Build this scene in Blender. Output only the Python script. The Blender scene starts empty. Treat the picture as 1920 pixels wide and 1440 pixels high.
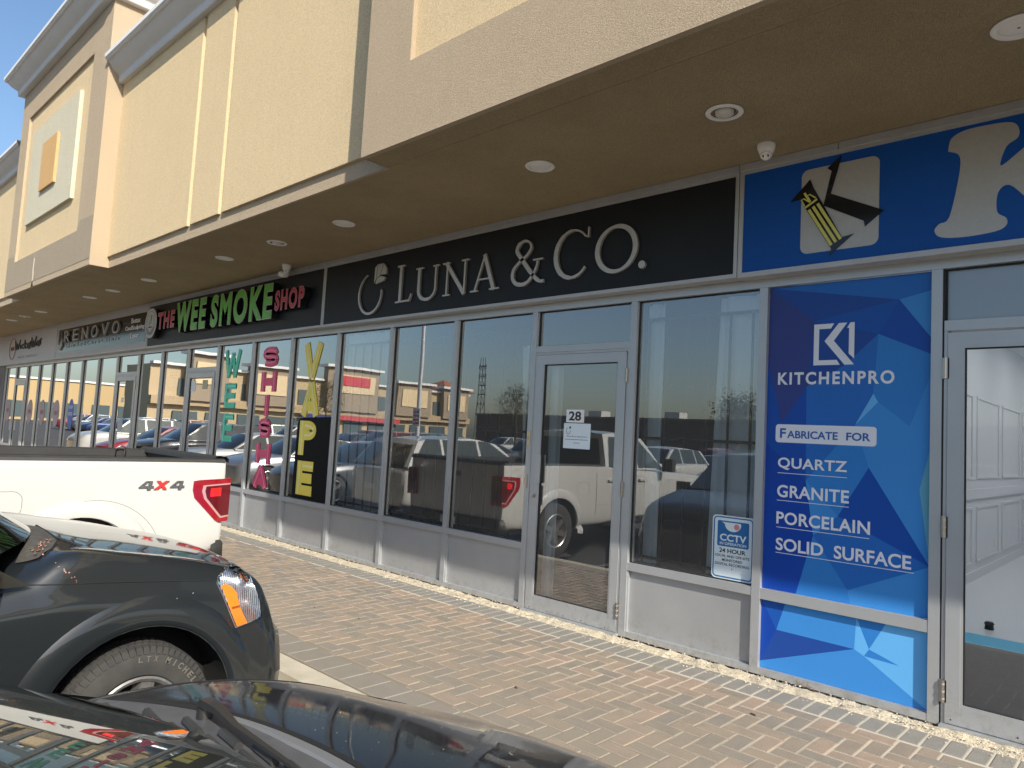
import bpy, bmesh, math, random
from mathutils import Vector, Matrix
from mathutils.bvhtree import BVHTree
R = math.radians
rnd = random.Random(7)
scene = bpy.context.scene
col = scene.collection

# ------------------------------------------------------------------ camera
cam_data = bpy.data.cameras.new('camera')
cam = bpy.data.objects.new('camera', cam_data); col.objects.link(cam)
CAM_LOC = Vector((0, -5.040, 1.60))
yaw, pitch, roll = R(-43.426), R(4.172), R(3.108)
fwd = Vector((math.sin(yaw)*math.cos(pitch), math.cos(yaw)*math.cos(pitch), math.sin(pitch)))
r0 = Vector((math.cos(yaw), -math.sin(yaw), 0)); u0 = r0.cross(fwd)
rt = r0*math.cos(roll) + u0*math.sin(roll); up = u0*math.cos(roll) - r0*math.sin(roll)
cam.matrix_world = Matrix(((rt.x, up.x, -fwd.x, CAM_LOC.x), (rt.y, up.y, -fwd.y, CAM_LOC.y),
                           (rt.z, up.z, -fwd.z, CAM_LOC.z), (0, 0, 0, 1)))
cam_data.sensor_width = 36; cam_data.lens = 25.06
cam_data.clip_start = 0.03; cam_data.clip_end = 3000
scene.camera = cam

# ------------------------------------------------------------------ light
SUN = Vector((2.4, -1.0, 1.74)).normalized()
world = bpy.data.worlds.new("World"); scene.world = world; world.use_nodes = True
wn = world.node_tree.nodes; wl = world.node_tree.links
sky = wn.new('ShaderNodeTexSky'); sky.sky_type = 'NISHITA'; sky.sun_disc = False
sky.sun_elevation = math.asin(SUN.z)
sky.sun_rotation = math.atan2(SUN.x, SUN.y)
sky.air_density = 1.2; sky.dust_density = 1.6; sky.ozone_density = 4.5
bg = wn['Background']; bg.inputs[1].default_value = 0.12
wl.new(sky.outputs[0], bg.inputs[0])
sd = bpy.data.lights.new('sun', 'SUN'); sd.energy = 5.0; sd.angle = R(0.53); sd.color = (1, 0.93, 0.82)
so = bpy.data.objects.new('sun', sd); col.objects.link(so)
so.rotation_euler = (-SUN).to_track_quat('-Z', 'Y').to_euler()
so.location = (20, -20, 30)
scene.view_settings.view_transform = 'Standard'; scene.view_settings.look = 'None'
scene.view_settings.gamma = 1.0; scene.view_settings.use_curve_mapping = False
scene.view_settings.exposure = 0.55

# ------------------------------------------------------------------ materials
MATS = {}
def mat(name, color=(.5,.5,.5), rough=.6, metal=0., noise=None, bump=None, spec=.5, coat=0., emit=None, extra=None):
    """noise=(scale, amount, dark colour or None); bump=(scale, strength, distance)"""
    if name in MATS: return MATS[name]
    m = bpy.data.materials.new(name); m.use_nodes = True
    nt = m.node_tree; b = nt.nodes['Principled BSDF']
    b.inputs['Base Color'].default_value = (*color, 1); b.inputs['Roughness'].default_value = rough
    b.inputs['Metallic'].default_value = metal; b.inputs['Specular IOR Level'].default_value = spec
    b.inputs['Coat Weight'].default_value = coat; b.inputs['Coat Roughness'].default_value = .03
    geo = nt.nodes.new('ShaderNodeNewGeometry')
    if noise:
        sc, amt, c2 = noise
        if c2 is None: c2 = tuple(c*.7 for c in color)
        n = nt.nodes.new('ShaderNodeTexNoise'); n.inputs['Scale'].default_value = sc
        n.inputs['Detail'].default_value = 6; n.inputs['Roughness'].default_value = .65
        nt.links.new(geo.outputs['Position'], n.inputs['Vector'])
        rp = nt.nodes.new('ShaderNodeMapRange'); rp.inputs['From Min'].default_value = .35; rp.inputs['From Max'].default_value = .7
        rp.inputs['To Min'].default_value = 0; rp.inputs['To Max'].default_value = amt
        nt.links.new(n.outputs['Fac'], rp.inputs['Value'])
        mx = nt.nodes.new('ShaderNodeMixRGB'); mx.inputs[1].default_value = (*color, 1); mx.inputs[2].default_value = (*c2, 1)
        nt.links.new(rp.outputs[0], mx.inputs[0]); nt.links.new(mx.outputs[0], b.inputs['Base Color'])
    if bump:
        sc, st, dist = bump
        n = nt.nodes.new('ShaderNodeTexNoise'); n.inputs['Scale'].default_value = sc; n.inputs['Detail'].default_value = 3
        nt.links.new(geo.outputs['Position'], n.inputs['Vector'])
        bp = nt.nodes.new('ShaderNodeBump'); bp.inputs['Strength'].default_value = st; bp.inputs['Distance'].default_value = dist
        nt.links.new(n.outputs['Fac'], bp.inputs['Height']); nt.links.new(bp.outputs[0], b.inputs['Normal'])
    if emit:
        b.inputs['Emission Color'].default_value = (*emit[0], 1); b.inputs['Emission Strength'].default_value = emit[1]
    if extra: extra(nt, b, geo)
    MATS[name] = m
    return m

def glass_mat(name, panes=3.0, tint=(.94,.98,.97), ior=1.5, rough=0.0, body=None):
    m = bpy.data.materials.new(name); m.use_nodes = True; nt = m.node_tree; nt.nodes.clear()
    out = nt.nodes.new('ShaderNodeOutputMaterial')
    fr = nt.nodes.new('ShaderNodeFresnel'); fr.inputs['IOR'].default_value = ior
    # the far face of a single sheet is seen from behind too: use |cos| via layer-independent Fresnel on the outward normal
    s1 = nt.nodes.new('ShaderNodeMath'); s1.operation = 'SUBTRACT'; s1.inputs[0].default_value = 1
    nt.links.new(fr.outputs[0], s1.inputs[1])
    p = nt.nodes.new('ShaderNodeMath'); p.operation = 'POWER'; p.inputs[1].default_value = panes
    nt.links.new(s1.outputs[0], p.inputs[0])
    s2 = nt.nodes.new('ShaderNodeMath'); s2.operation = 'SUBTRACT'; s2.inputs[0].default_value = 1
    nt.links.new(p.outputs[0], s2.inputs[1])
    tr = nt.nodes.new('ShaderNodeBsdfTransparent'); tr.inputs[0].default_value = (*tint, 1)
    gl = nt.nodes.new('ShaderNodeBsdfGlossy'); gl.inputs['Roughness'].default_value = rough
    mx = nt.nodes.new('ShaderNodeMixShader')
    base = tr
    if body:
        df = nt.nodes.new('ShaderNodeBsdfDiffuse'); df.inputs[0].default_value = (*body[0], 1)
        m0 = nt.nodes.new('ShaderNodeMixShader'); m0.inputs[0].default_value = body[1]
        nt.links.new(tr.outputs[0], m0.inputs[1]); nt.links.new(df.outputs[0], m0.inputs[2]); base = m0
    nt.links.new(s2.outputs[0], mx.inputs[0]); nt.links.new(base.outputs[0], mx.inputs[1]); nt.links.new(gl.outputs[0], mx.inputs[2])
    nt.links.new(mx.outputs[0], out.inputs[0])
    # very slight waviness of real float glass
    geo = nt.nodes.new('ShaderNodeNewGeometry'); n = nt.nodes.new('ShaderNodeTexNoise'); n.inputs['Scale'].default_value = 1.6; n.inputs['Detail'].default_value = 1
    bp = nt.nodes.new('ShaderNodeBump'); bp.inputs['Strength'].default_value = .25; bp.inputs['Distance'].default_value = .002
    nt.links.new(geo.outputs['Position'], n.inputs['Vector']); nt.links.new(n.outputs['Fac'], bp.inputs['Height']); nt.links.new(bp.outputs[0], gl.inputs['Normal'])
    MATS[name] = m; return m

def stucco(name, c, amt=.25, fine=330):
    def ex(nt, b, geo):
        # grain: fine colour speckle of the sand finish
        n = nt.nodes.new('ShaderNodeTexNoise'); n.inputs['Scale'].default_value = fine; n.inputs['Detail'].default_value = 2
        nt.links.new(geo.outputs['Position'], n.inputs['Vector'])
        bp = nt.nodes.new('ShaderNodeBump'); bp.inputs['Strength'].default_value = 1.0; bp.inputs['Distance'].default_value = .010
        nt.links.new(n.outputs['Fac'], bp.inputs['Height'])
        n2 = nt.nodes.new('ShaderNodeTexNoise'); n2.inputs['Scale'].default_value = 95; n2.inputs['Detail'].default_value = 3
        nt.links.new(geo.outputs['Position'], n2.inputs['Vector'])
        b2 = nt.nodes.new('ShaderNodeBump'); b2.inputs['Strength'].default_value = .35; b2.inputs['Distance'].default_value = .006
        nt.links.new(n2.outputs['Fac'], b2.inputs['Height']); nt.links.new(bp.outputs[0], b2.inputs['Normal'])
        nt.links.new(b2.outputs[0], b.inputs['Normal'])
        g = nt.nodes.new('ShaderNodeTexNoise'); g.inputs['Scale'].default_value = 150; g.inputs['Detail'].default_value = 1
        nt.links.new(geo.outputs['Position'], g.inputs['Vector'])
        rr = nt.nodes.new('ShaderNodeMapRange'); rr.inputs['From Min'].default_value = .35; rr.inputs['From Max'].default_value = .65
        rr.inputs['To Min'].default_value = .86; rr.inputs['To Max'].default_value = 1.16; nt.links.new(g.outputs['Fac'], rr.inputs['Value'])
        src = b.inputs['Base Color'].links[0].from_socket
        hs = nt.nodes.new('ShaderNodeHueSaturation')
        # faint rain streaks
        mp = nt.nodes.new('ShaderNodeMapping'); mp.inputs['Scale'].default_value = (5, 5, .35); nt.links.new(geo.outputs['Position'], mp.inputs['Vector'])
        sn = nt.nodes.new('ShaderNodeTexNoise'); sn.inputs['Scale'].default_value = 1.6; sn.inputs['Detail'].default_value = 7; nt.links.new(mp.outputs[0], sn.inputs['Vector'])
        sm = nt.nodes.new('ShaderNodeMapRange'); sm.inputs['From Min'].default_value = .5; sm.inputs['From Max'].default_value = .75; sm.inputs['To Max'].default_value = .13; nt.links.new(sn.outputs['Fac'], sm.inputs['Value'])
        sx = nt.nodes.new('ShaderNodeMixRGB'); sx.inputs[2].default_value = (*[q*.72 for q in c], 1); nt.links.new(src, sx.inputs[1]); nt.links.new(sm.outputs[0], sx.inputs[0])
        nt.links.new(sx.outputs[0], hs.inputs['Color']); nt.links.new(rr.outputs[0], hs.inputs['Value']); nt.links.new(hs.outputs[0], b.inputs['Base Color'])
    return mat(name, c, .92, noise=(1.3, amt, tuple(x*.88 for x in c)), spec=.2, extra=ex)

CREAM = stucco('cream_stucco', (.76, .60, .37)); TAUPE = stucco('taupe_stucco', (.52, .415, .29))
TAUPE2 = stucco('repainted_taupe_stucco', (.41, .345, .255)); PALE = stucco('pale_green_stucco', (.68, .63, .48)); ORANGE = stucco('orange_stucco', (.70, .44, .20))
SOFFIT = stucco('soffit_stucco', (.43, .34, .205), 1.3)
WHITE_TRIM = mat('cornice_trim', (.58,.57,.55), .7, noise=(3,.3,(.45,.44,.42)), bump=(60,.2,.003))
FLASH = mat('cornice_cap', (.78,.78,.76), .5)
def ex_dirt(nt, b, geo):
    # dried splash marks in the lowest hand's breadth above the paving
    src = b.inputs['Base Color'].links[0].from_socket
    sp = nt.nodes.new('ShaderNodeSeparateXYZ'); nt.links.new(geo.outputs['Position'], sp.inputs[0])
    n = nt.nodes.new('ShaderNodeTexNoise'); n.inputs['Scale'].default_value = 14; n.inputs['Detail'].default_value = 9; n.inputs['Roughness'].default_value = .75
    nt.links.new(geo.outputs['Position'], n.inputs['Vector'])
    a = nt.nodes.new('ShaderNodeMapRange'); a.inputs['From Min'].default_value = .30; a.inputs['From Max'].default_value = .0; nt.links.new(sp.outputs['Z'], a.inputs['Value'])
    c = nt.nodes.new('ShaderNodeMapRange'); c.inputs['From Min'].default_value = .48; c.inputs['From Max'].default_value = .72; nt.links.new(n.outputs['Fac'], c.inputs['Value'])
    k = nt.nodes.new('ShaderNodeMath'); k.operation = 'MULTIPLY'; nt.links.new(a.outputs[0], k.inputs[0]); nt.links.new(c.outputs[0], k.inputs[1])
    mx = nt.nodes.new('ShaderNodeMixRGB'); mx.inputs[2].default_value = (.28,.26,.225,1); nt.links.new(src, mx.inputs[1]); nt.links.new(k.outputs[0], mx.inputs[0])
    nt.links.new(mx.outputs[0], b.inputs['Base Color'])
ALU = mat('anodised_aluminium', (.44,.46,.475), .36, .45, noise=(2.2,.5,(.38,.385,.39)), bump=(500,.05,.001), extra=ex_dirt)
ALU2 = mat('brushed_panel', (.42,.43,.435), .42, .4, noise=(1.1,.8,(.34,.345,.35)), bump=(7,.12,.004), extra=ex_dirt)
ALUD = mat('sign_frame_aluminium', (.50,.50,.50), .45, .4, noise=(4,.6,(.38,.38,.38)))
BLACK = mat('black_gasket', (.012,.012,.012), .5)
STEEL = mat('lock_steel', (.45,.42,.37), .3, .9)
SIGNBLK = mat('sign_black', (.012,.014,.017), .45, noise=(1.5,.6,(.02,.022,.026)), spec=.25)
SIGNBLK2 = mat('sign_gloss_black', (.01,.01,.012), .12)
SIGNBLU = mat('sign_blue', (.006,.075,.34), .45, noise=(2,.4,(.01,.095,.40)), spec=.2)
def metal_letter(nt,b,geo): pass
LETTER = mat('brushed_letter', (.52,.50,.47), .42, .35, noise=(22,.5,(.40,.38,.36)))
WHT = mat('white_plastic', (.78,.77,.74), .45, noise=(8,.3,(.62,.60,.56)))
WHT2 = mat('white_print', (.80,.80,.82), .4)
PAPER = mat('paper', (.72,.80,.84), .7)
GLASS = glass_mat('shopfront_glass', 8.5, (.95,.98,.975), body=((.62,.62,.60), .09))  # pale diffuse film mixed in to paint a haze over the reflections
GLASSC = glass_mat('clear_door_glass', 2.0, (.96,.98,.98))
DGLASS = glass_mat('car_glass', 2.0, (.30,.34,.31), body=((.03,.035,.03), .25))
WSGLASS = glass_mat('windshield_glass', 1.9, (.62,.68,.62), body=((.17,.18,.15), .30), rough=.012)
CURTAIN = mat('white_curtain', (.88,.90,.90), .9)
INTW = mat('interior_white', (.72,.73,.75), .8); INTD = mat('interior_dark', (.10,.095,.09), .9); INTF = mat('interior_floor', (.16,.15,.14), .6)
RUBBER = mat('tyre_rubber', (.030,.030,.029), .85, noise=(12,.7,(.055,.052,.046)), bump=(120,.3,.002))
BPLAST = mat('black_plastic', (.028,.028,.027), .55, bump=(300,.2,.001), noise=(9,.5,(.05,.05,.048)))
CHROME = mat('chrome', (.75,.75,.75), .08, 1.0)
RIM = mat('alloy_rim', (.50,.49,.47), .3, .8, noise=(20,.8,(.25,.24,.22)))
WELL = mat('wheel_well', (.006,.006,.006), .9)
HEADIN = mat('headlight_reflector', (.75,.78,.8), .08, 1.0)
AMBER = mat('amber_lens', (.85,.20,.01), .12, coat=1.)
REDL = mat('red_lens', (.26,.004,.010), .12, coat=1., noise=(14,.5,(.2,.002,.003)))
REDD = mat('dark_red_lens', (.09,.001,.003), .1, coat=1.)
LENSW = mat('pale_lens', (.42,.24,.23), .15, coat=1.)
def paint(name, c, metal=0., rough=.35, dust=.25):
    def ex(nt, b, geo):
        n = nt.nodes.new('ShaderNodeTexNoise'); n.inputs['Scale'].default_value = 4; n.inputs['Detail'].default_value = 8
        nt.links.new(geo.outputs['Position'], n.inputs['Vector'])
        rp = nt.nodes.new('ShaderNodeMapRange'); rp.inputs['From Min'].default_value=.4; rp.inputs['From Max'].default_value=.75
        rp.inputs['To Min'].default_value=.02; rp.inputs['To Max'].default_value=.02+dust*.25
        nt.links.new(n.outputs['Fac'], rp.inputs['Value']); nt.links.new(rp.outputs[0], b.inputs['Coat Roughness'])
    return mat(name, c, rough, metal, noise=(3, dust, tuple(min(1,x*.85+.006) for x in c)), coat=1., spec=.15 if max(c)<.05 else .5, extra=ex)
P_WHITE = paint('white_paint', (.50,.50,.475)); P_CHAR = paint('charcoal_paint', (.012,.015,.017), .0, .45, .25)
P_BLACK = paint('black_paint', (.010,.010,.013), .0, .4, .8)
P_GREY = paint('grey_paint', (.10,.105,.11), .6); P_SILVER = paint('silver_paint', (.42,.43,.44), .7)
P_RED = paint('red_paint', (.30,.012,.015)); P_BLUE = paint('blue_paint', (.02,.04,.12), .4)

# ------------------------------------------------------------------ object helpers
def tag(o, label=None, cat=None, group=None, kind=None):
    if label: o['label'] = label
    if cat: o['category'] = cat
    if group: o['group'] = group
    if kind: o['kind'] = kind
    return o
def empty(name, loc=(0,0,0), label=None, cat=None, group=None, kind=None, rz=0):
    o = bpy.data.objects.new(name, None); col.objects.link(o); o.location = loc; o.rotation_euler = (0,0,rz)
    o.empty_display_size = .2
    return tag(o, label, cat, group, kind)
class MB:
    def __init__(s): s.v=[]; s.f=[]; s.m=[]; s.mats=[]
    def mi(s, m):
        if m not in s.mats: s.mats.append(m)
        return s.mats.index(m)
    def add(s, vs, fs, m):
        k=len(s.v); i=s.mi(m); s.v += [tuple(v) for v in vs]; s.f += [tuple(k+a for a in f) for f in fs]; s.m += [i]*len(fs); return s
    def box(s, x0,x1,y0,y1,z0,z1,m):
        v=[(x,y,z) for z in (z0,z1) for y in (y0,y1) for x in (x0,x1)]
        return s.add(v, [(0,2,3,1),(4,5,7,6),(0,1,5,4),(2,6,7,3),(0,4,6,2),(1,3,7,5)], m)
    def bbox(s, x0,x1,y0,y1,z0,z1,m,b=.004):
        "box with chamfered edges on its top (z1)"
        v=[(x0,y0,z0),(x1,y0,z0),(x1,y1,z0),(x0,y1,z0),(x0,y0,z1-b),(x1,y0,z1-b),(x1,y1,z1-b),(x0,y1,z1-b),
           (x0+b,y0+b,z1),(x1-b,y0+b,z1),(x1-b,y1-b,z1),(x0+b,y1-b,z1)]
        return s.add(v,[(0,1,5,4),(1,2,6,5),(2,3,7,6),(3,0,4,7),(4,5,9,8),(5,6,10,9),(6,7,11,10),(7,4,8,11),(8,9,10,11)],m)
    def poly(s, pts, y0, y1, m, side=None):
        "polygon of (x,z) points extruded from y0 (front, facing -y) to y1"
        n=len(pts); a=sum(pts[i][0]*pts[(i+1)%n][1]-pts[(i+1)%n][0]*pts[i][1] for i in range(n))
        if a<0: pts=pts[::-1]
        v=[(p[0],y0,p[1]) for p in pts]+[(p[0],y1,p[1]) for p in pts]
        s.add(v,[tuple(range(n))],m)
        s.add(v,[(i,i+n,(i+1)%n+n,(i+1)%n) for i in range(n)]+[tuple(range(2*n-1,n-1,-1))],side or m); return s
    def grid(s, rows, m, close=False, flip=False):
        k=len(s.v); nr=len(rows); nc=len(rows[0]); i=s.mi(m)
        for r in rows: s.v += [tuple(p) for p in r]
        for a in range(nr-1):
            for b in range(nc if close else nc-1):
                c=(b+1)%nc; f=(k+a*nc+b,k+a*nc+c,k+(a+1)*nc+c,k+(a+1)*nc+b)
                s.f.append(f[::-1] if flip else f); s.m.append(i)
        return s
    def tube(s, pts, r, m, n=8, caps=True, radii=None):
        pts=[Vector(p) for p in pts]; rows=[]
        for i,p in enumerate(pts):
            t=(pts[min(i+1,len(pts)-1)]-pts[max(i-1,0)]).normalized()
            a=t.cross(Vector((0,0,1))); 
            if a.length<.05: a=t.cross(Vector((0,1,0)))
            a.normalize(); b=t.cross(a); rr=radii[i] if radii else r
            rows.append([p+(a*math.cos(q)+b*math.sin(q))*rr for q in [2*math.pi*j/n for j in range(n)]])
        k=len(s.v); s.grid(rows,m,close=True)
        if caps:
            s.f += [tuple(range(k,k+n)), tuple(range(k+(len(pts)-1)*n+n-1,k+(len(pts)-1)*n-1,-1))]; s.m += [s.mi(m)]*2
        return s
    def lathe(s, prof, c, m, axis='z', n=32, a0=0, a1=2*math.pi):
        "prof: (radius, offset along axis)"
        full = abs(a1-a0-2*math.pi)<1e-6; k = n if full else n+1
        rows=[]
        for (r,h) in prof:
            row=[]
            for j in range(k):
                q=a0+(a1-a0)*j/n; ca,sa=math.cos(q)*r,math.sin(q)*r
                row.append({'z':(c[0]+ca,c[1]+sa,c[2]+h),'x':(c[0]+h,c[1]+ca,c[2]+sa),'y':(c[0]+ca,c[1]+h,c[2]+sa)}[axis])
            rows.append(row)
        return s.grid(rows,m,close=full)
    def build(s, name, parent=None, smooth=None, **kw):
        me=bpy.data.meshes.new(name); me.from_pydata(s.v,[],s.f)
        for m in s.mats: me.materials.append(m)
        me.polygons.foreach_set('material_index', s.m)
        me.update()
        if smooth is not None:
            me.polygons.foreach_set('use_smooth',[True]*len(me.polygons)); me.set_sharp_from_angle(angle=R(smooth))
        o=bpy.data.objects.new(name,me); col.objects.link(o)
        if parent:
            o.parent=parent
        return tag(o,**kw)
def fixn(o):
    bm=bmesh.new(); bm.from_mesh(o.data); bmesh.ops.remove_doubles(bm,verts=bm.verts,dist=.0004); bmesh.ops.recalc_face_normals(bm,faces=bm.faces); bm.to_mesh(o.data); bm.free(); return o

def text_mb(mb, s, x0, x1, z0, z1, y, m, depth=.0, off=.0, keep=False, side=None, spacing=1.0, xf=None):
    "flat or raised text fitted to a box in the facade plane, facing -y (xf maps (x,y,z) -> point)"
    cu=bpy.data.curves.new('t','FONT'); cu.body=s; cu.size=1; cu.offset=off; cu.resolution_u=4; cu.space_character=spacing; cu.align_x='CENTER'
    ob=bpy.data.objects.new('t',cu); me=bpy.data.meshes.new_from_object(ob)
    xs=[v.co.x for v in me.vertices]; ys=[v.co.y for v in me.vertices]
    a,b,c,d=min(xs),max(xs),min(ys),max(ys)
    sx=(x1-x0)/(b-a); sz=(z1-z0)/(d-c)
    if keep: sx=min(sx,sz); sz=sx
    cx=(x0+x1)/2; cz=(z0+z1)/2
    T=[((v.co.x-(a+b)/2)*sx+cx, y, (v.co.y-(c+d)/2)*sz+cz) for v in me.vertices]
    xf=xf or (lambda p:p)
    fs=[tuple(p.vertices) for p in me.polygons]
    mb.add([xf(t) for t in T], fs, m)
    if depth:
        ec={}
        for f in fs:
            for i in range(len(f)):
                e=(f[i],f[(i+1)%len(f)]); ec[e]=1
        n=len(T); v=[xf(t) for t in T]+[xf((t[0],t[1]+depth,t[2])) for t in T]
        mb.add(v,[(b2,a2,a2+n,b2+n) for (a2,b2) in ec if (b2,a2) not in ec], side or m)
    bpy.data.objects.remove(ob); bpy.data.curves.remove(cu); bpy.data.meshes.remove(me)
    return mb
def split_letters(o, name='letter'):
    "split a text mesh into its loose pieces, one object per letter, children of the same parent"
    bm=bmesh.new(); bm.from_mesh(o.data); bm.verts.ensure_lookup_table()
    seen=set(); isl=[]
    bmesh.ops.remove_doubles(bm,verts=bm.verts,dist=1e-5); bm.verts.ensure_lookup_table()
    for v in bm.verts:
        if v.index in seen: continue
        st=[v]; seen.add(v.index); g=[]
        while st:
            w=st.pop(); g.append(w)
            for e in w.link_edges:
                q=e.other_vert(w)
                if q.index not in seen: seen.add(q.index); st.append(q)
        isl.append(g)
    out=[]
    for g in isl:
        idx={v.index:i for i,v in enumerate(g)}
        fs=[f for f in bm.faces if f.verts[0].index in idx]
        me=bpy.data.meshes.new(name); me.from_pydata([v.co[:] for v in g],[],[tuple(idx[v.index] for v in f.verts) for f in fs])
        for m in o.data.materials: me.materials.append(m)
        me.polygons.foreach_set('material_index',[f.material_index for f in fs])
        q=bpy.data.objects.new(name,me); col.objects.link(q); q.parent=o.parent; out.append(q)
    bm.free(); me=o.data; bpy.data.objects.remove(o); bpy.data.meshes.remove(me)
    return out
def arc(cx,cz,rx,rz,a0,a1,n=20):
    return [(cx+rx*math.cos(R(a0+(a1-a0)*i/n)), cz+rz*math.sin(R(a0+(a1-a0)*i/n))) for i in range(n+1)]
_rb=[0]
def ribbon(mb, pts, w, y, depth, m, side=None, closed=False):
    "a stroke of varying width in the facade plane, extruded back"
    n=len(pts); w=w if isinstance(w,(list,tuple)) else [w]*n
    if len(w)!=n: w=[w[0]+(w[-1]-w[0])*i/(n-1) if len(w)==2 else w[int(i*(len(w)-1)/(n-1))] for i in range(n)]
    L=[];Rr=[]
    _rb[0]=(_rb[0]+1)%7; y=y-.0003*_rb[0]
    for i,p in enumerate(pts):
        a=pts[(i-1)%n] if closed else pts[max(i-1,0)]; b=pts[(i+1)%n] if closed else pts[min(i+1,n-1)]
        dx,dz=b[0]-a[0],b[1]-a[1]; l=math.hypot(dx,dz) or 1; nx,nz=-dz/l,dx/l
        L.append((p[0]+nx*w[i]/2,p[1]+nz*w[i]/2)); Rr.append((p[0]-nx*w[i]/2,p[1]-nz*w[i]/2))
    rows=[]
    ring=lambda i:[(L[i][0],y+depth,L[i][1]),(L[i][0],y,L[i][1]),(Rr[i][0],y,Rr[i][1]),(Rr[i][0],y+depth,Rr[i][1])]
    idx=list(range(n))+([0] if closed else [])
    rows=[ring(i) for i in idx]
    k=len(mb.v); i0=len(mb.f)
    mb.grid(rows,m,close=False,flip=False)
    if side:
        si=mb.mi(side)
        for q in range(i0,len(mb.f)):
            if (q-i0)%3!=1: mb.m[q]=si
    if not closed:
        mb.f += [(k,k+1,k+2,k+3),(k+(len(rows)-1)*4+3,k+(len(rows)-1)*4+2,k+(len(rows)-1)*4+1,k+(len(rows)-1)*4)]; mb.m += [mb.mi(side or m)]*2
    return mb
# ================================================================== GROUND
GZ = -0.155                                             # parking lot level
def ex_asph(nt,b,geo):
    v=nt.nodes.new('ShaderNodeTexVoronoi'); v.inputs['Scale'].default_value=120
    nt.links.new(geo.outputs['Position'],v.inputs['Vector'])
    bp=nt.nodes.new('ShaderNodeBump'); bp.inputs['Strength'].default_value=.5; bp.inputs['Distance'].default_value=.004
    nt.links.new(v.outputs['Distance'],bp.inputs['Height']); nt.links.new(bp.outputs[0],b.inputs['Normal'])
ASPH=mat('asphalt',(.075,.073,.07),.9,noise=(.7,.8,(.05,.05,.05)),extra=ex_asph)
GRASS=mat('far_ground',(.07,.08,.04),.95,noise=(.05,.7,(.12,.11,.06)))
CONC=mat('concrete',(.50,.46,.37),.9,noise=(5,.8,(.38,.34,.26)),bump=(170,.6,.003))
PAINTW=mat('line_paint',(.6,.6,.56),.8,noise=(12,.8,(.25,.25,.24)))
MB().box(-900,900,-900,900,GZ-.5,GZ-.012,GRASS).build('ground',kind='structure')
MB().add([(-260,-2.5,GZ),(40,-2.5,GZ),(40,-140,GZ),(-260,-140,GZ)],[(0,3,2,1)],ASPH).build('parking_lot',kind='structure')
mb=MB()
for i in range(-12,5):
    x=-2.75+i*3.25-.0
    mb.add([(x-.05,-2.9,GZ+.004),(x+.05,-2.9,GZ+.004),(x+.05,-8.0,GZ+.004),(x-.05,-8.0,GZ+.004)],[(0,3,2,1)],PAINTW)
    for y in (-15.5,-21):
        mb.add([(x-.05,y,GZ+.004),(x+.05,y,GZ+.004),(x+.05,y-5,GZ+.004),(x-.05,y-5,GZ+.004)],[(0,3,2,1)],PAINTW)
mb.build('parking_lines',kind='structure')
mb=MB(); mb.box(-60,12,-2.53,-2.345,GZ-.2,-.012,CONC); mb.bbox(-60,12,-2.345,-2.342,GZ,-.012,CONC,.0005)
mb.add([(-60,-2.95,GZ+.006),(12,-2.95,GZ+.006),(12,-2.53,GZ+.02),(-60,-2.53,GZ+.02)],[(0,1,2,3)],CONC)
mb.build('kerb',kind='structure')
# ---- paved walkway in a 90 degree herringbone, a soldier course at the shopfront, a grey border at the kerb
walk=empty('paved_walkway',kind='structure')
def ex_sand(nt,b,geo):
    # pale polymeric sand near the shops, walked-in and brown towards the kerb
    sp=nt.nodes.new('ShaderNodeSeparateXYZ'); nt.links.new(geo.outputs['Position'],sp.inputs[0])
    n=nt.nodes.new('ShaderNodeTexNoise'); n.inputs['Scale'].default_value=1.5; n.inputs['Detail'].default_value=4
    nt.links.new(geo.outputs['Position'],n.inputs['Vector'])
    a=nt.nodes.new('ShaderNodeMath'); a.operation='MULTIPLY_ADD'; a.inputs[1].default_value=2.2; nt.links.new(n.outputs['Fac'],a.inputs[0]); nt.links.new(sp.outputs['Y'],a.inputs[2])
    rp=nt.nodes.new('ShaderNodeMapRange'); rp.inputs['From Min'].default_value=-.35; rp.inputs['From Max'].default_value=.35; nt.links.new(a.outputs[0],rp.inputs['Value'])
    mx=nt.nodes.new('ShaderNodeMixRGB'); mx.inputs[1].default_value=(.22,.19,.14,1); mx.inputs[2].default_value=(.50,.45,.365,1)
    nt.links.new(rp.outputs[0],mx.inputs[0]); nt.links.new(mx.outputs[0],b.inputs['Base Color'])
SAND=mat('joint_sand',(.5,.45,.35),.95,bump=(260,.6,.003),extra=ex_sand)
MB().box(-60,12,-2.342,.0,-.09,-.0045,SAND).build('joint_bed',walk)
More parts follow.
